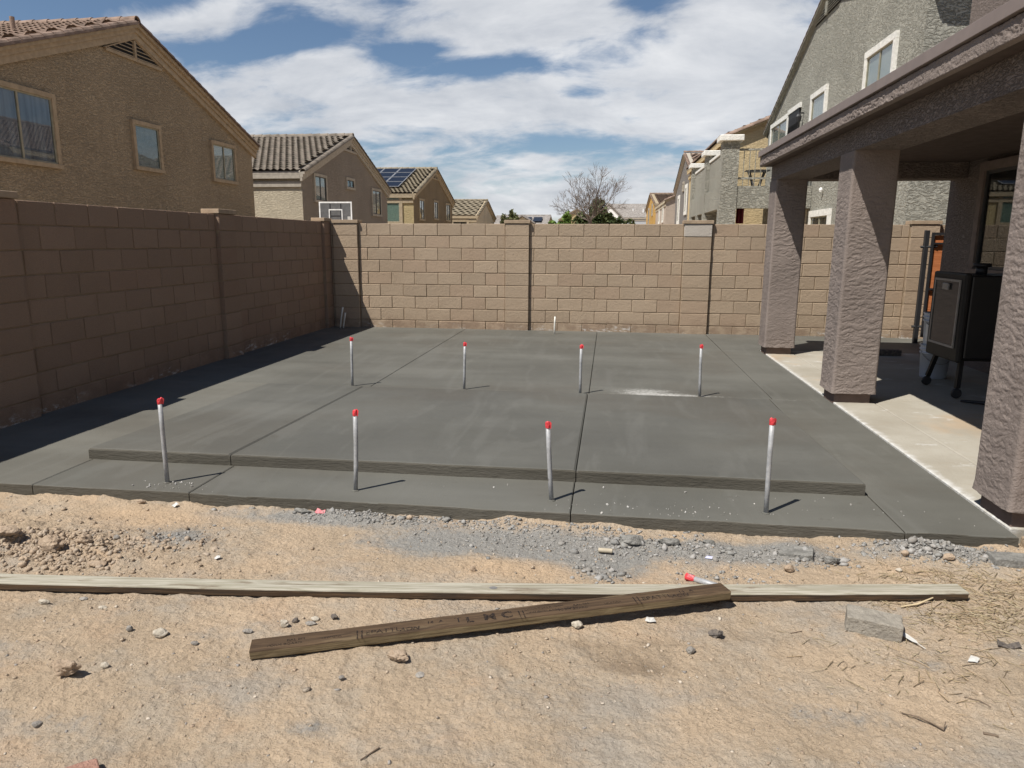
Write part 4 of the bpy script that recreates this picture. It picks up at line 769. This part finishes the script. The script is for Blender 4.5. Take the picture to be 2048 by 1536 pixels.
# ================================================================ PIPES
def pipe(base, top, label, group, tape=True, r=.0135, mat=None, seed=0):
    p = tag(empty('conduit_pipe', base), label, 'pipe', group); t = Vector(top)-Vector(base); L = t.length; d = t.normalized(); rnd = random.Random(seed)
    ln = L-.012 if tape else L; bow = Vector((rnd.uniform(-.003, .003), rnd.uniform(-.003, .003), 0))
    MB().tube([-d*.04, d*ln*.33+bow, d*ln*.66+bow, d*ln], r, 16).build('tube', mat or M_PIPE, p, True)
    b = MB(); ring = [(r*1.25+rnd.uniform(0, .004), 0) for _ in range(10)]
    if tape:
        b = bmesh.new(); n_ = 14; rings = []
        for k, (f, s) in enumerate(((-.026, 1.07), (-.015, 1.13), (-.004, 1.10), (.004, 1.02), (.008, .55), (.009, .05))):
            rings.append([b.verts.new(d*(L+f+rnd.uniform(-.0025, .0025)+(.007*max(0, math.sin(q*.45+seed)) if 2 < k < 5 else 0)) + Vector((math.cos(2*math.pi*q/n_), math.sin(2*math.pi*q/n_), 0))*r*s*(1+rnd.uniform(-.06, .12))) for q in range(n_)])
        for A, B in zip(rings, rings[1:]):
            for q in range(n_): b.faces.new((A[q], A[(q+1) % n_], B[(q+1) % n_], B[q]))
        bmesh.ops.recalc_face_normals(b, faces=b.faces); me = bpy.data.meshes.new('tape'); b.to_mesh(me); b.free(); tp = obj('red_tape', me, M_RED, p)
        a = rnd.uniform(-1.2, .4); dd = Vector((math.cos(a), math.sin(a), 0)); f = bmesh.new(); V_ = [f.verts.new(q) for q in (d*(L-.030)+dd*r*1.1, d*(L-.026)+dd*(r+.007), d*(L+.004)+dd*(r+.011)+Vector((0, .003, 0)), d*(L+.016)+dd*r*.9, d*(L-.008)+dd*r*1.15)]
        f.faces.new(V_); me = bpy.data.meshes.new('flap'); f.to_mesh(me); f.free(); fl = obj('tape_flap', me, M_RED, tp); md = fl.modifiers.new('s', 'SOLIDIFY'); md.thickness = .0012
    else:
        MB().tube([d*(ln-.001), d*(ln+.002)], r*.8, 12).build('opening', M_UNLIT, p)
    cb = bmesh.new(); bmesh.ops.create_icosphere(cb, subdivisions=2, radius=1)
    for v in cb.verts: q = mnoise.noise(v.co*2.1+Vector((seed, 0, 0))); v.co = Vector((v.co.x*(r+.010+.006*q), v.co.y*(r+.010+.006*q), max(-.002, v.co.z*.007)))
    me = bpy.data.meshes.new('collar'); cb.to_mesh(me); cb.free(); obj('concrete_collar', me, M_SLAB, p, True); return p
FRONT = [((-2.652, 3.91), (-2.668, 3.91, .515), 'leftmost'), ((-1.46, 3.94), (-1.444, 3.94, .488), 'second from left'), ((-.284, 3.942), (-.312, 3.945, .458), 'third from left'), ((.908, 3.919), (.905, 3.925, .528), 'rightmost')]
FRONT[0] = ((-2.652, 3.91), (-2.647, 3.90, .525), 'leftmost')
for i, (b0, t0, w_) in enumerate(FRONT): pipe((b0[0], b0[1], 0), t0, f'{w_} red-taped grey conduit in the front row by the slab edge', 'taped conduit pipes', seed=i+1)
BACK = [((-2.574, 6.975), (-2.568, 6.975, .494), 'leftmost'), ((-1.406, 6.985), (-1.395, 6.985, .468), 'second from left'), ((-.236, 6.945), (-.236, 6.95, .478), 'third from left'), ((.917, 6.985), (.905, 6.985, .502), 'rightmost')]
for i, (b0, t0, w_) in enumerate(BACK): pipe((b0[0], b0[1], 0), t0, f'{w_} red-taped grey conduit in the back row behind the raised pad', 'taped conduit pipes', seed=i+11)
pipe((-.831, 11.573, 0), (-.826, 11.573, .284), 'short untaped white pipe before the back wall', 'untaped stub pipes', False, .013, M_PVC, 31)
pipe((-4.50, 11.72, 0), (-4.44, 11.72, .36), 'taller pale stub pipe in the shaded wall corner', 'untaped stub pipes', False, .013, M_PVC, 32)
pipe((-4.45, 11.72, 0), (-4.40, 11.72, .27), 'shorter pale stub pipe in the shaded wall corner', 'untaped stub pipes', False, .013, M_PVC, 33)

# ================================================================ BOARDS
def board(name, label, p0, p1, w, t, bow, mat_top, mat_edge, cat='board', droop=0):
    p0, p1 = Vector(p0), Vector(p1); d = p1-p0; L = d.length; N_ = 40; o = tag(empty(name, p0), label, cat); x = d.normalized(); y = Vector((0, 0, 1)).cross(x).normalized(); z = x.cross(y); M4 = Matrix((x, y, z)).transposed().to_4x4(); M4.translation = p0; o.matrix_world = M4
    r = .006; prof = [(-w/2+r, 0), (w/2-r, 0), (w/2-r*.3, -r*.3), (w/2, -r), (w/2, -t+r), (w/2-r, -t), (-w/2+r, -t), (-w/2, -t+r), (-w/2, -r), (-w/2+r*.3, -r*.3)]
    bm = bmesh.new(); rows = []
    for i in range(N_+1):
        s = i/N_; xx = s*L; by = bow*4*s*(1-s); row = []
        for k, (a, b) in enumerate(prof): jj = .0012*(float(vn(xx*30, k*3.7, 5))-.5)*2; row.append(bm.verts.new((xx + (.006*(float(vn(k*2.3, s*9, 8))-.5) if i in (0, N_) else 0), a+by+jj, b+jj*.8)))
        rows.append(row)
    for A, B in zip(rows, rows[1:]):
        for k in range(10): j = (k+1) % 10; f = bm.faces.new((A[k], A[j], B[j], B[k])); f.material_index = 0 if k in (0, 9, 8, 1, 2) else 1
    for q in (rows[0], rows[-1]): bm.faces.new(q).material_index = 1
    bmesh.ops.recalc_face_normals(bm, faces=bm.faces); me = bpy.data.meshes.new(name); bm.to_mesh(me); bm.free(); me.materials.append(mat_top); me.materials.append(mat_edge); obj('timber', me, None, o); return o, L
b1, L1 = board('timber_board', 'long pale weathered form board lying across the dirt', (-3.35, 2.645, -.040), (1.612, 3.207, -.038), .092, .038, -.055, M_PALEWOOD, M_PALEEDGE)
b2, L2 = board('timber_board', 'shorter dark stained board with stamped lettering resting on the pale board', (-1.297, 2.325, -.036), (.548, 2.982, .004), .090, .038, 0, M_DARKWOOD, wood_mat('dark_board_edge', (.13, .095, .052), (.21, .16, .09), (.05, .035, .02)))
kb = MB().lathe([(0, .0012), (.010, .0012), (.013, .0006)], 14); 
for v in kb.bm.verts: v.co = Vector((v.co.x*1.4+2.90, v.co.y-.052-.005, v.co.z))
kb.build('knot', plain('knot', (.15, .145, .14), .9), b1)
def text(s, parent, x, y, size, z=.0012, bold=0, shear=0):
    cu = bpy.data.curves.new('txt', 'FONT'); cu.body = s; cu.size = size; cu.extrude = .0001; cu.offset = bold; cu.shear = shear; to = bpy.data.objects.new('txt', cu); col.objects.link(to); dg = bpy.context.evaluated_depsgraph_get(); me = bpy.data.meshes.new_from_object(to.evaluated_get(dg)); bpy.data.objects.remove(to); me.materials.clear()
    o = obj('stamped_lettering', me, M_INK, parent); o.location = (x, y, z); return o
for off in (0, 1.14):
    text('FORM BOARD', b2, .06+off, -.030, .020); text('RAL BM', b2, .13+off, -.004, .020); text('UNIFORM', b2, .26+off, -.020, .017)
    text('||', b2, .385+off, -.036, .068); text('EPATTL', b2, .425+off, -.028, .040); text('AON', b2, .555+off, -.034, .034, bold=.0004, shear=.2); text('14   A', b2, .665+off if off == 0 else .60+off, -.004, .026, bold=.0008)
text('T', b2, .775, -.02, .05); text('L', b2, .82, -.030, .058, bold=.0025); text('M', b2, .89, -.030, .068, bold=.0018); text('C', b2, .965, -.028, .062, bold=.003); text('||', b2, 1.03, -.034, .066)
text('CONDITION A FORM', b2, 1.065, .006, .017); text('DIMENSION A FORM BOARD', b2, 1.065, -.020, .017)

# ================================================================ ROCKS AND LITTER
def rock(name, label, x, y, s, mat, seed, cat='rock', rough=.35, sub=3, rz=0, sink=.2, group=None):
    bm = bmesh.new(); bmesh.ops.create_icosphere(bm, subdivisions=sub, radius=1); sd = Vector((seed*3.7, seed*1.3, seed*.7))
    for v in bm.verts:
        p = v.co.copy(); q = mnoise.noise(p*1.3+sd)*rough + mnoise.noise(p*3.1+sd)*rough*.45 + mnoise.noise(p*7+sd)*rough*.22; p = p*(1+q)
        for n_ in range(4):   # a few flat facets
            a = Vector((math.sin(seed*5+n_*2.1), math.cos(seed*3+n_*1.7), math.sin(seed+n_*3.3)*.6)).normalized(); e = p.dot(a)-.78
            if e > 0: p -= a*e*.8
        v.co = Vector((p.x*s[0], p.y*s[1], p.z*s[2]))
    zmin = min(v.co.z for v in bm.verts); 
    for v in bm.verts: v.co.z -= zmin
    me = bpy.data.meshes.new(name); bm.to_mesh(me); bm.free(); o = tag(obj(name, me, mat), label, cat, group); o.location = (x, y, float(gheight(np.array(x), np.array(y)))-2*s[2]*sink*.5); o.rotation_euler = (0, 0, rz); return o
RK = [
 ('dirt_clod', 'large pitted tan dirt clod at the lower left', -1.885, 2.10, (.052, .026, .030), M_RTAN, 1, .55, 4), ('rock', 'smooth whitish rock left of the dark board', -1.715, 2.395, (.030, .020, .017), M_RPALE, 2, .22, 3),
 ('rock', 'small grey rock left of the whitish rock', -1.862, 2.415, (.014, .012, .011), M_RGREY, 3, .25, 3), ('rock', 'flat grey rock right of the whitish rock', -1.55, 2.36, (.016, .010, .008), M_RGREY, 4, .2, 3),
 ('rock', 'flat tan stone off the left end of the dark board', -1.39, 2.475, (.020, .013, .008), M_RGREY, 5, .25, 3), ('rock', 'crumbly pale stone above the left end of the dark board', -1.265, 2.54, (.018, .014, .016), M_RPALE, 6, .5, 3),
 ('rock', 'upper stone of the touching pair above the dark board', -1.165, 2.615, (.019, .014, .009), M_RPALE, 7, .25, 3), ('rock', 'lower stone of the touching pair above the dark board', -1.165, 2.572, (.024, .013, .008), M_RGREY, 8, .25, 3),
 ('rock', 'angular dark stone left of the touching stone pair', -1.24, 2.59, (.014, .012, .010), M_RDARK, 9, .4, 3), ('rock', 'angular dark stone right of the touching stone pair', -1.088, 2.63, (.015, .012, .012), M_RDARK, 10, .4, 3),
 ('rock', 'pale pebble right of the big tan clod with a dark shadow', -1.78, 2.16, (.014, .012, .013), M_RPALE, 11, .3, 3), ('rock', 'round blue grey stone at the bottom left edge', -1.79, 1.85, (.016, .012, .010), M_RGREY, 12, .2, 3),
 ('dirt_clod', 'crumbled orange clod below the middle of the dark board', -.735, 2.37, (.040, .026, .017), M_RTAN, 13, .6, 4), ('rock', 'flat grey shard beside the crumbled orange clod', -.635, 2.30, (.018, .020, .004), M_RGREY, 14, .15, 2),
 ('rock', 'small dark pebble below the crumbled clod', -.905, 2.225, (.011, .010, .008), M_RGREY, 15, .3, 3), ('rock', 'rounded cream stone right of centre under the dark board', -.082, 2.705, (.024, .018, .014), M_RPALE, 16, .25, 3),
 ('dirt_clod', 'dark knobbly clod near the right end of the dark board', .475, 2.715, (.026, .020, .016), M_RDARK, 17, .55, 4), ('rock', 'pale grey angular stone below the dark knobbly clod', .36, 2.585, (.018, .015, .013), M_RGREY, 18, .25, 3),
 ('rock', 'long pale stone below the left part of the pale board', -2.37, 2.57, (.026, .012, .010), M_RPALE, 19, .4, 3), ('rock', 'flat grey stone just under the pale board at left', -2.235, 2.635, (.020, .012, .008), M_RGREY, 20, .3, 3),
 ('rock', 'small tan stone beside the long pale stone', -2.10, 2.575, (.018, .010, .008), M_RPALE, 21, .3, 3),
 ('dirt_clod', 'largest tan clod on the dirt heap behind the pale board', -2.70, 3.02, (.060, .045, .040), M_RTAN, 22, .45, 4), ('dirt_clod', 'second tan clod beside the largest on the dirt heap', -2.56, 3.07, (.040, .030, .030), M_RTAN, 23, .5, 3),
 ('dirt_clod', 'low tan clod at the left of the dirt heap', -2.98, 3.06, (.055, .04, .024), M_RTAN, 24, .5, 3), ('rock', 'flat peach slab of rock on the pale board side of the heap', -2.39, 2.93, (.055, .028, .010), M_RTAN, 25, .3, 3),
 ('rock', 'grey round stone on top of the dirt heap', -2.50, 3.22, (.018, .015, .013), M_RGREY, 26, .2, 3),
 ('cement_chunk', 'broken cement chunk with rusty top near the slab edge', .165, 3.545, (.060, .035, .030), M_CEM, 27, .4, 3), ('cement_chunk', 'long low cement lump in the crumbs right of the rusty chunk', .36, 3.56, (.055, .026, .018), M_CEM, 28, .45, 3),
 ('cement_chunk', 'small dark cement lump right of the long lump', .56, 3.59, (.030, .018, .014), M_CEM, 29, .45, 3), ('rock', 'tan stone with shaded side below the broken slab piece', .905, 3.36, (.024, .020, .018), M_RTAN, 30, .3, 3),
 ('cement_chunk', 'blue grey cement lump beside the broken slab piece', 1.13, 3.47, (.040, .022, .018), M_CEM, 31, .5, 3), ('cement_chunk', 'flat cement flake against the slab edge at left', -1.70, 3.715, (.045, .018, .014), M_CEM, 32, .4, 3),
 ('rock', 'orange stone against the slab edge left of centre', -1.06, 3.70, (.020, .016, .014), M_RTAN, 33, .3, 3), ('rock', 'peach stone by the slab edge near the leftmost conduit', -2.68, 3.69, (.026, .016, .012), M_RTAN, 34, .3, 3),
 ('rock', 'small angular tan rock in the orange dirt at centre', -.60, 3.16, (.016, .013, .014), M_RTAN, 35, .35, 3), ('rock', 'small grey stone at the right by the broken slab', 1.42, 3.41, (.016, .011, .008), M_RPALE, 36, .3, 3),
 ('rock', 'pale round stone near the cement heap at right', 1.52, 3.60, (.020, .017, .015), M_RTAN, 37, .25, 3), ('rock', 'pale stone at the foot of the cement heap', 1.72, 3.585, (.028, .02, .016), M_RTAN, 38, .35, 3)]
for nm, lb, x, y, s, mt, sd, rg, sb in RK: rock(nm, lb, x, y, s, mt, sd, 'clod' if nm == 'dirt_clod' else ('cement' if nm == 'cement_chunk' else 'rock'), rg, sb)
def brick(name, label, loc, size, rot, mat, bev=.005):
    b = MB().box(-size[0]/2, size[0]/2, -size[1]/2, size[1]/2, 0, size[2]); bmesh.ops.subdivide_edges(b.bm, edges=list(b.bm.edges), cuts=3, use_grid_fill=True)
    for v in b.bm.verts: v.co += Vector([mnoise.noise(v.co*25+Vector((k*7, 0, 3)))*.004 for k in range(3)])
    o = tag(b.build(name, mat), label, 'paver'); md = o.modifiers.new('b', 'BEVEL'); md.width = bev; md.segments = 2; md.angle_limit = .6; o.location = loc; o.rotation_euler = rot; return o
M_PAVER = rock_mat('paver', (.27, .245, .205), (.36, .325, .27))
brick('paver_block', 'grey concrete paver block lying on the dirt at right', (1.112, 2.845, -.085), (.205, .110, .075), (.02, .02, -.30), M_PAVER)
brick('paver_block', 'half buried grey paver block at the right edge', (2.02, 3.60, -.10), (.20, .10, .062), (0, 0, -.03), M_CEM)
brick('paver_block', 'tan block standing at the foot of the nearest column', (2.215, 3.735, -.10), (.12, .12, .10), (0, 0, .25), rock_mat('tan_block', (.30, .22, .14), (.38, .29, .2)))
brick('slab_piece', 'broken slab piece with a dirty top near the slab edge', (.985, 3.535, -.095), (.16, .09, .055), (.12, -.1, -.30), M_CEM)['category'] = 'slab piece'
brick('red_brick', 'corner of a red brick at the bottom edge of the picture', (-1.50, 1.625, -.10), (.16, .08, .055), (0, .05, .75), rock_mat('red_brick', (.34, .19, .14), (.42, .25, .19)))['category'] = 'brick'
# loose conduit with red tape behind the dark board
lp = tag(empty('loose_conduit', (.425, 3.205, float(gheight(np.array(.43), np.array(3.2)))+.012)), 'loose conduit with red taped end lying behind the dark board', 'pipe'); MB().tube([(0, 0, .0), (.155, -.080, -.004)], .0135, 16).build('tube', M_PIPE, lp, True)
b = MB().tube([(-.018, .010, .001), (-.008, .004, .001), (.014, -.007, 0), (.019, -.010, 0)], [.018, .016, .015, .0142], 12); 
for v in b.bm.verts: v.co += Vector([random.uniform(-.0022, .0022) for _ in range(3)])
b.build('red_tape', M_RED, lp)
pv = tag(empty('pipe_offcut', (.03, 3.44, -.066)), 'short beige plastic pipe offcut among the cement crumbs', 'pipe'); MB().tube([(-.035, .004, 0), (.035, -.004, .002)], .012, 14, False).tube([(-.035, .004, 0), (.035, -.004, .002)], .010, 14, False).build('tube', plain('beige_pvc', (.44, .38, .28), .7), pv, True)
def scrap(name, label, x, y, pts, mat, cat='scrap', th=.0015, rz=0):
    bm = bmesh.new(); v = [bm.verts.new(p) for p in pts]; f = bm.faces.new(v); bmesh.ops.triangulate(bm, faces=[f]); bmesh.ops.subdivide_edges(bm, edges=list(bm.edges), cuts=2)
    for q in bm.verts: q.co.z += .006*mnoise.noise(q.co*60+Vector((x, y, 0)))
    me = bpy.data.meshes.new(name); bm.to_mesh(me); bm.free(); o = tag(obj(name, me, mat), label, cat); m_ = o.modifiers.new('s', 'SOLIDIFY'); m_.thickness = th; o.location = (x, y, float(gheight(np.array(x), np.array(y)))+.009); o.rotation_euler = (.25, 0, rz); return o
M_PAPER = plain('paper', (.50, .49, .46), .8, .2); M_PINK = plain('pink_plastic', (.62, .22, .23), .7, .3)
scrap('plastic_scrap', 'crumpled pink plastic scrap by the slab edge', -1.585, 3.70, [(-.03, -.01, 0), (.0, -.02, .004), (.03, -.012, 0), (.025, .016, .008), (.005, .010, .002), (-.022, .018, .012)], M_PINK)
scrap('paper_scrap', 'small white paper scrap by the slab edge at left', -2.47, 3.695, [(-.018, -.008, 0), (.006, -.018, 0), (.02, .004, .006), (-.004, .016, .008)], M_PAPER)
scrap('paper_scrap', 'pale lavender paper scrap among the cement crumbs', .545, 3.44, [(-.025, -.006, 0), (.02, -.012, 0), (.026, .006, .003), (-.012, .012, .003)], plain('lavender', (.52, .52, .66), .8))
scrap('plastic_scrap', 'small clear plastic disc on the dirt at left', -1.855, 3.07, [(-.016, -.004, 0), (.0, -.012, 0), (.016, -.002, .004), (.012, .010, .004), (-.008, .012, .002)], M_PAPER)
scrap('paper_scrap', 'crumpled white scrap below the right end of the dark board', .22, 2.79, [(-.024, -.004, 0), (-.004, -.014, .004), (.022, -.006, 0), (.012, .004, .01), (.002, .014, .004), (-.016, .010, .010)], M_PAPER)
scrap('wood_chip', 'dark curled bark chip at the right edge of the dirt', 1.60, 2.79, [(-.045, -.008, .008), (.0, -.016, 0), (.042, -.006, .006), (.038, .014, .012), (-.005, .008, 0), (-.04, .016, .014)], M_RDARK, 'bark', .004)
scrap('paper_scrap', 'torn white scrap below the bark chip', 1.405, 2.655, [(-.022, -.008, 0), (.01, -.012, 0), (.024, .004, .006), (-.006, .01, .010)], M_PAPER)
# feather: shaft and vane
ft = tag(empty('feather', (1.222, 2.79, -.070), -1.08), 'white feather lying by the grey paver block', 'feather'); MB().tube([(-.075, 0, .004), (0, .004, .006), (.085, 0, .002)], [.0008, .0011, .0016], 5).build('shaft', M_PAPER, ft)
scv = [(-.078, .001, .005), (-.05, .010, .007), (-.01, .013, .009), (.035, .010, .006), (.05, .001, .004), (.03, -.006, .003), (-.02, -.008, .004), (-.055, -.006, .004)]
m_ = pyd(scv, [tuple(range(8))]); fo = obj('vane', m_, M_PAPER, ft); fo.modifiers.new('s', 'SOLIDIFY').thickness = .0008
def stick(label, pts, r, mat, name='twig'): return tag(MB().tube([(x, y, float(gheight(np.array(x), np.array(y)))+z) for x, y, z in pts], r, 6).build(name, mat), label, 'twig')
M_TWIG = plain('twig', (.16, .12, .085), .95); M_STICK = plain('pale_stick', (.50, .40, .25), .9)
stick('pale split stick below the end of the pale board', [(1.30, 3.055, .006), (1.38, 3.09, .012), (1.46, 3.135, .02)], [.003, .005, .003], M_STICK)
stick('crooked dark twig at the lower right of the dirt', [(1.02, 2.30, .004), (1.06, 2.27, .012), (1.12, 2.225, .008), (1.135, 2.25, .02)], [.002, .004, .005, .002], M_TWIG)
stick('short dark twig near the right bottom corner', [(1.245, 2.235, .004), (1.285, 2.225, .004)], [.005, .004], M_TWIG)
stick('thin brown twig left of the grey paver block', [(.775, 2.775, .003), (.825, 2.80, .004)], .002, M_TWIG)
stick('dark splinter in the dirt at the bottom centre', [(-.70, 1.84, .003), (-.66, 1.90, .005)], [.002, .003], M_TWIG)
stick('curved thin twig at the right bottom area', [(1.27, 2.42, .003), (1.31, 2.40, .006), (1.335, 2.375, .003)], .002, M_TWIG)

# ================================================================ BASKETBALL HOOP
hp_ = tag(empty('basketball_hoop', (-8.44, 22.0, -.6)), 'basketball backboard showing above the wall corner', 'basketball hoop')
M_ACRY = plain('smoked_acrylic', (.13, .13, .13), .25, .4)
b = MB().box(-.52, .52, -.012, .012, 2.50, 3.235); b.build('backboard', M_ACRY, hp_)
b = MB()
for a in ((-.53, .53, 3.20, 3.245), (-.53, .53, 2.49, 2.53)): b.box(a[0], a[1], -.022, -.013, a[2], a[3])
for x in (-.53, .49): b.box(x, x+.04, -.0215, -.013, 2.531, 3.199)
b.build('border', M_WHITE, hp_); b = MB()
for a in ((-.22, .22, 2.985, 3.02), (-.22, .22, 2.66, 2.69)): b.box(a[0], a[1], -.021, -.013, a[2], a[3])
for x in (-.22, .19): b.box(x, x+.03, -.0205, -.013, 2.691, 2.984)
b.build('target_square', M_WHITE, hp_); MB().box(-.19, -.155, -.0125-.004, -.0122, 2.53, 3.20).box(.155, .19, -.0165, -.0122, 2.53, 3.20).box(-.154, .154, -.0165, -.0122, 2.80, 2.83).build('brace', M_BLACKM, hp_)
MB().box(.38, .48, -.019, -.0125, 2.70, 2.80).build('sticker', M_PAPER, hp_)
MB().tube([(0, .55, 0), (0, .5, 2.2), (0, .05, 2.75)], .045, 10).build('pole', M_BLACKM, hp_); MB().box(-.5, .5, .2, 1.1, .0, .18).build('base', M_BLACKM, hp_)
MB().tube([(.23*math.cos(t), -.26+.23*math.sin(t), 2.56) for t in [2*math.pi*k/20 for k in range(21)]], .009, 6, False).build('rim', plain('rim', (.5, .1, .03), .5), hp_)

# ================================================================ VEGETATION
def bare_tree(loc, H, label):
    t = tag(empty('bare_tree', loc), label, 'tree'); rnd = random.Random(9); tr = MB(); br = MB()
    def grow(p, d, L, r, depth):
        pts = [p.copy()]; rads = [r]; n_ = 5
        for i in range(n_):
            d = (d + Vector((rnd.uniform(-.17, .17), rnd.uniform(-.17, .17), rnd.uniform(-.06, .15)))).normalized(); p = p+d*L/n_; pts.append(p.copy()); rads.append(max(.006, r*(1-.5*(i+1)/n_)))
            if depth < 5 and i >= 0 and rnd.random() < (.95 if depth < 3 else .75):
                a = rnd.uniform(0, 6.28); side = d.orthogonal().normalized(); side = Matrix.Rotation(a, 3, d) @ side
                grow(p.copy(), (d*.75+side*.75+Vector((0, 0, .12))).normalized(), L*rnd.uniform(.42, .66), max(.007, rads[-1]*.55), depth+1)
        br.tube(pts, rads, 4 if depth > 1 else 7, False)
        if depth < 5:
            for q in (-1, 1):
                side = Matrix.Rotation(rnd.uniform(0, 6.28), 3, d) @ d.orthogonal().normalized(); grow(p.copy(), (d+side*.42).normalized(), L*rnd.uniform(.5, .7), max(.007, rads[-1]*.7), depth+1)
    top = Vector((0, 0, H*.50)); tr.tube([(0, 0, -.3), (.02, 0, H*.2), (0, .02, H*.4), top], [.15, .12, .105, .10], 9)
    for dx, dy, dz, L, r in ((-1.0, .2, .28, 1.25, .045), (-.75, -.3, .75, 1.35, .06), (-.2, .4, 1, 1.1, .045), (.35, .1, 1.0, 1.55, .065), (.95, -.2, .62, 1.45, .05), (.5, .7, .8, 1.1, .04), (-.5, -.7, .6, 1.0, .04)): grow(top+Vector((0, 0, rnd.uniform(-.15, .05))), Vector((dx, dy, dz)).normalized(), L*.92, r, 2)
    tr.build('trunk', M_BARK, t); br.build('branches', M_BARK, t); return t
bare_tree((-1.0, 38, -.3), 5.75, 'bare leafless tree rising behind the back wall')
def shrub(name, label, loc, rad, n_, leaf, mat, seed, cat='shrub', zc=None):
    r = np.random.default_rng(seed); s = tag(empty(name, loc), label, cat); lobes = r.normal(0, .42, (9, 3)); lobes[:, 2] = np.abs(lobes[:, 2])*.9; k = r.integers(0, 9, n_); d = r.normal(size=(n_, 3)); d /= np.linalg.norm(d, axis=1)[:, None]; rr = .42*r.random(n_)**.4
    P = (lobes[k]+d*rr[:, None])*np.array(rad)+np.array([0, 0, rad[2]*.75]); P[:, 2] = np.maximum(P[:, 2], .05)
    a = r.normal(size=(n_, 3)); a /= np.linalg.norm(a, axis=1)[:, None]; b = np.cross(a, r.normal(size=(n_, 3))); b /= np.linalg.norm(b, axis=1)[:, None]; L = leaf*(.6+.8*r.random(n_))[:, None]
    V = np.stack([P-a*L, P+b*L*.45, P+a*L, P-b*L*.45], 1).reshape(-1, 3); F = np.arange(4*n_).reshape(-1, 4); obj('crown', npmesh(V, F), mat, s)
    tb_ = MB()
    for q in range(5): v = lobes[q]*np.array(rad)*.8+np.array([0, 0, rad[2]*.7]); tb_.tube([(0, 0, 0), tuple(v*.5+np.array([0, 0, .1])), tuple(v)], [.06, .04, .015], 5)
    tb_.build('trunk', M_BARK, s); return s
shrub('hedge', 'bright green leafy hedge left of the bare tree', (-2.75, 36.5, .2), (.95, .8, 1.5), 6500, .11, M_LEAFB, 1); shrub('hedge', 'second bright green shrub touching the dark bush', (-1.9, 36.9, .2), (.55, .6, 1.45), 3500, .10, M_LEAFB, 2)
shrub('bush', 'dark green bush behind the bare tree trunk', (-.55, 39.6, .2), (1.15, .9, 1.9), 9000, .10, M_LEAFD, 3); shrub('bush', 'dark olive bush right of the bare tree trunk', (-.05, 39.0, .2), (.55, .6, 1.6), 4000, .10, M_LEAFD, 4)
shrub('bush', 'small round olive green treetop left of the middle pier', (-10.6, 78, .2), (.9, .9, 2.6), 3500, .16, M_LEAFO, 5)
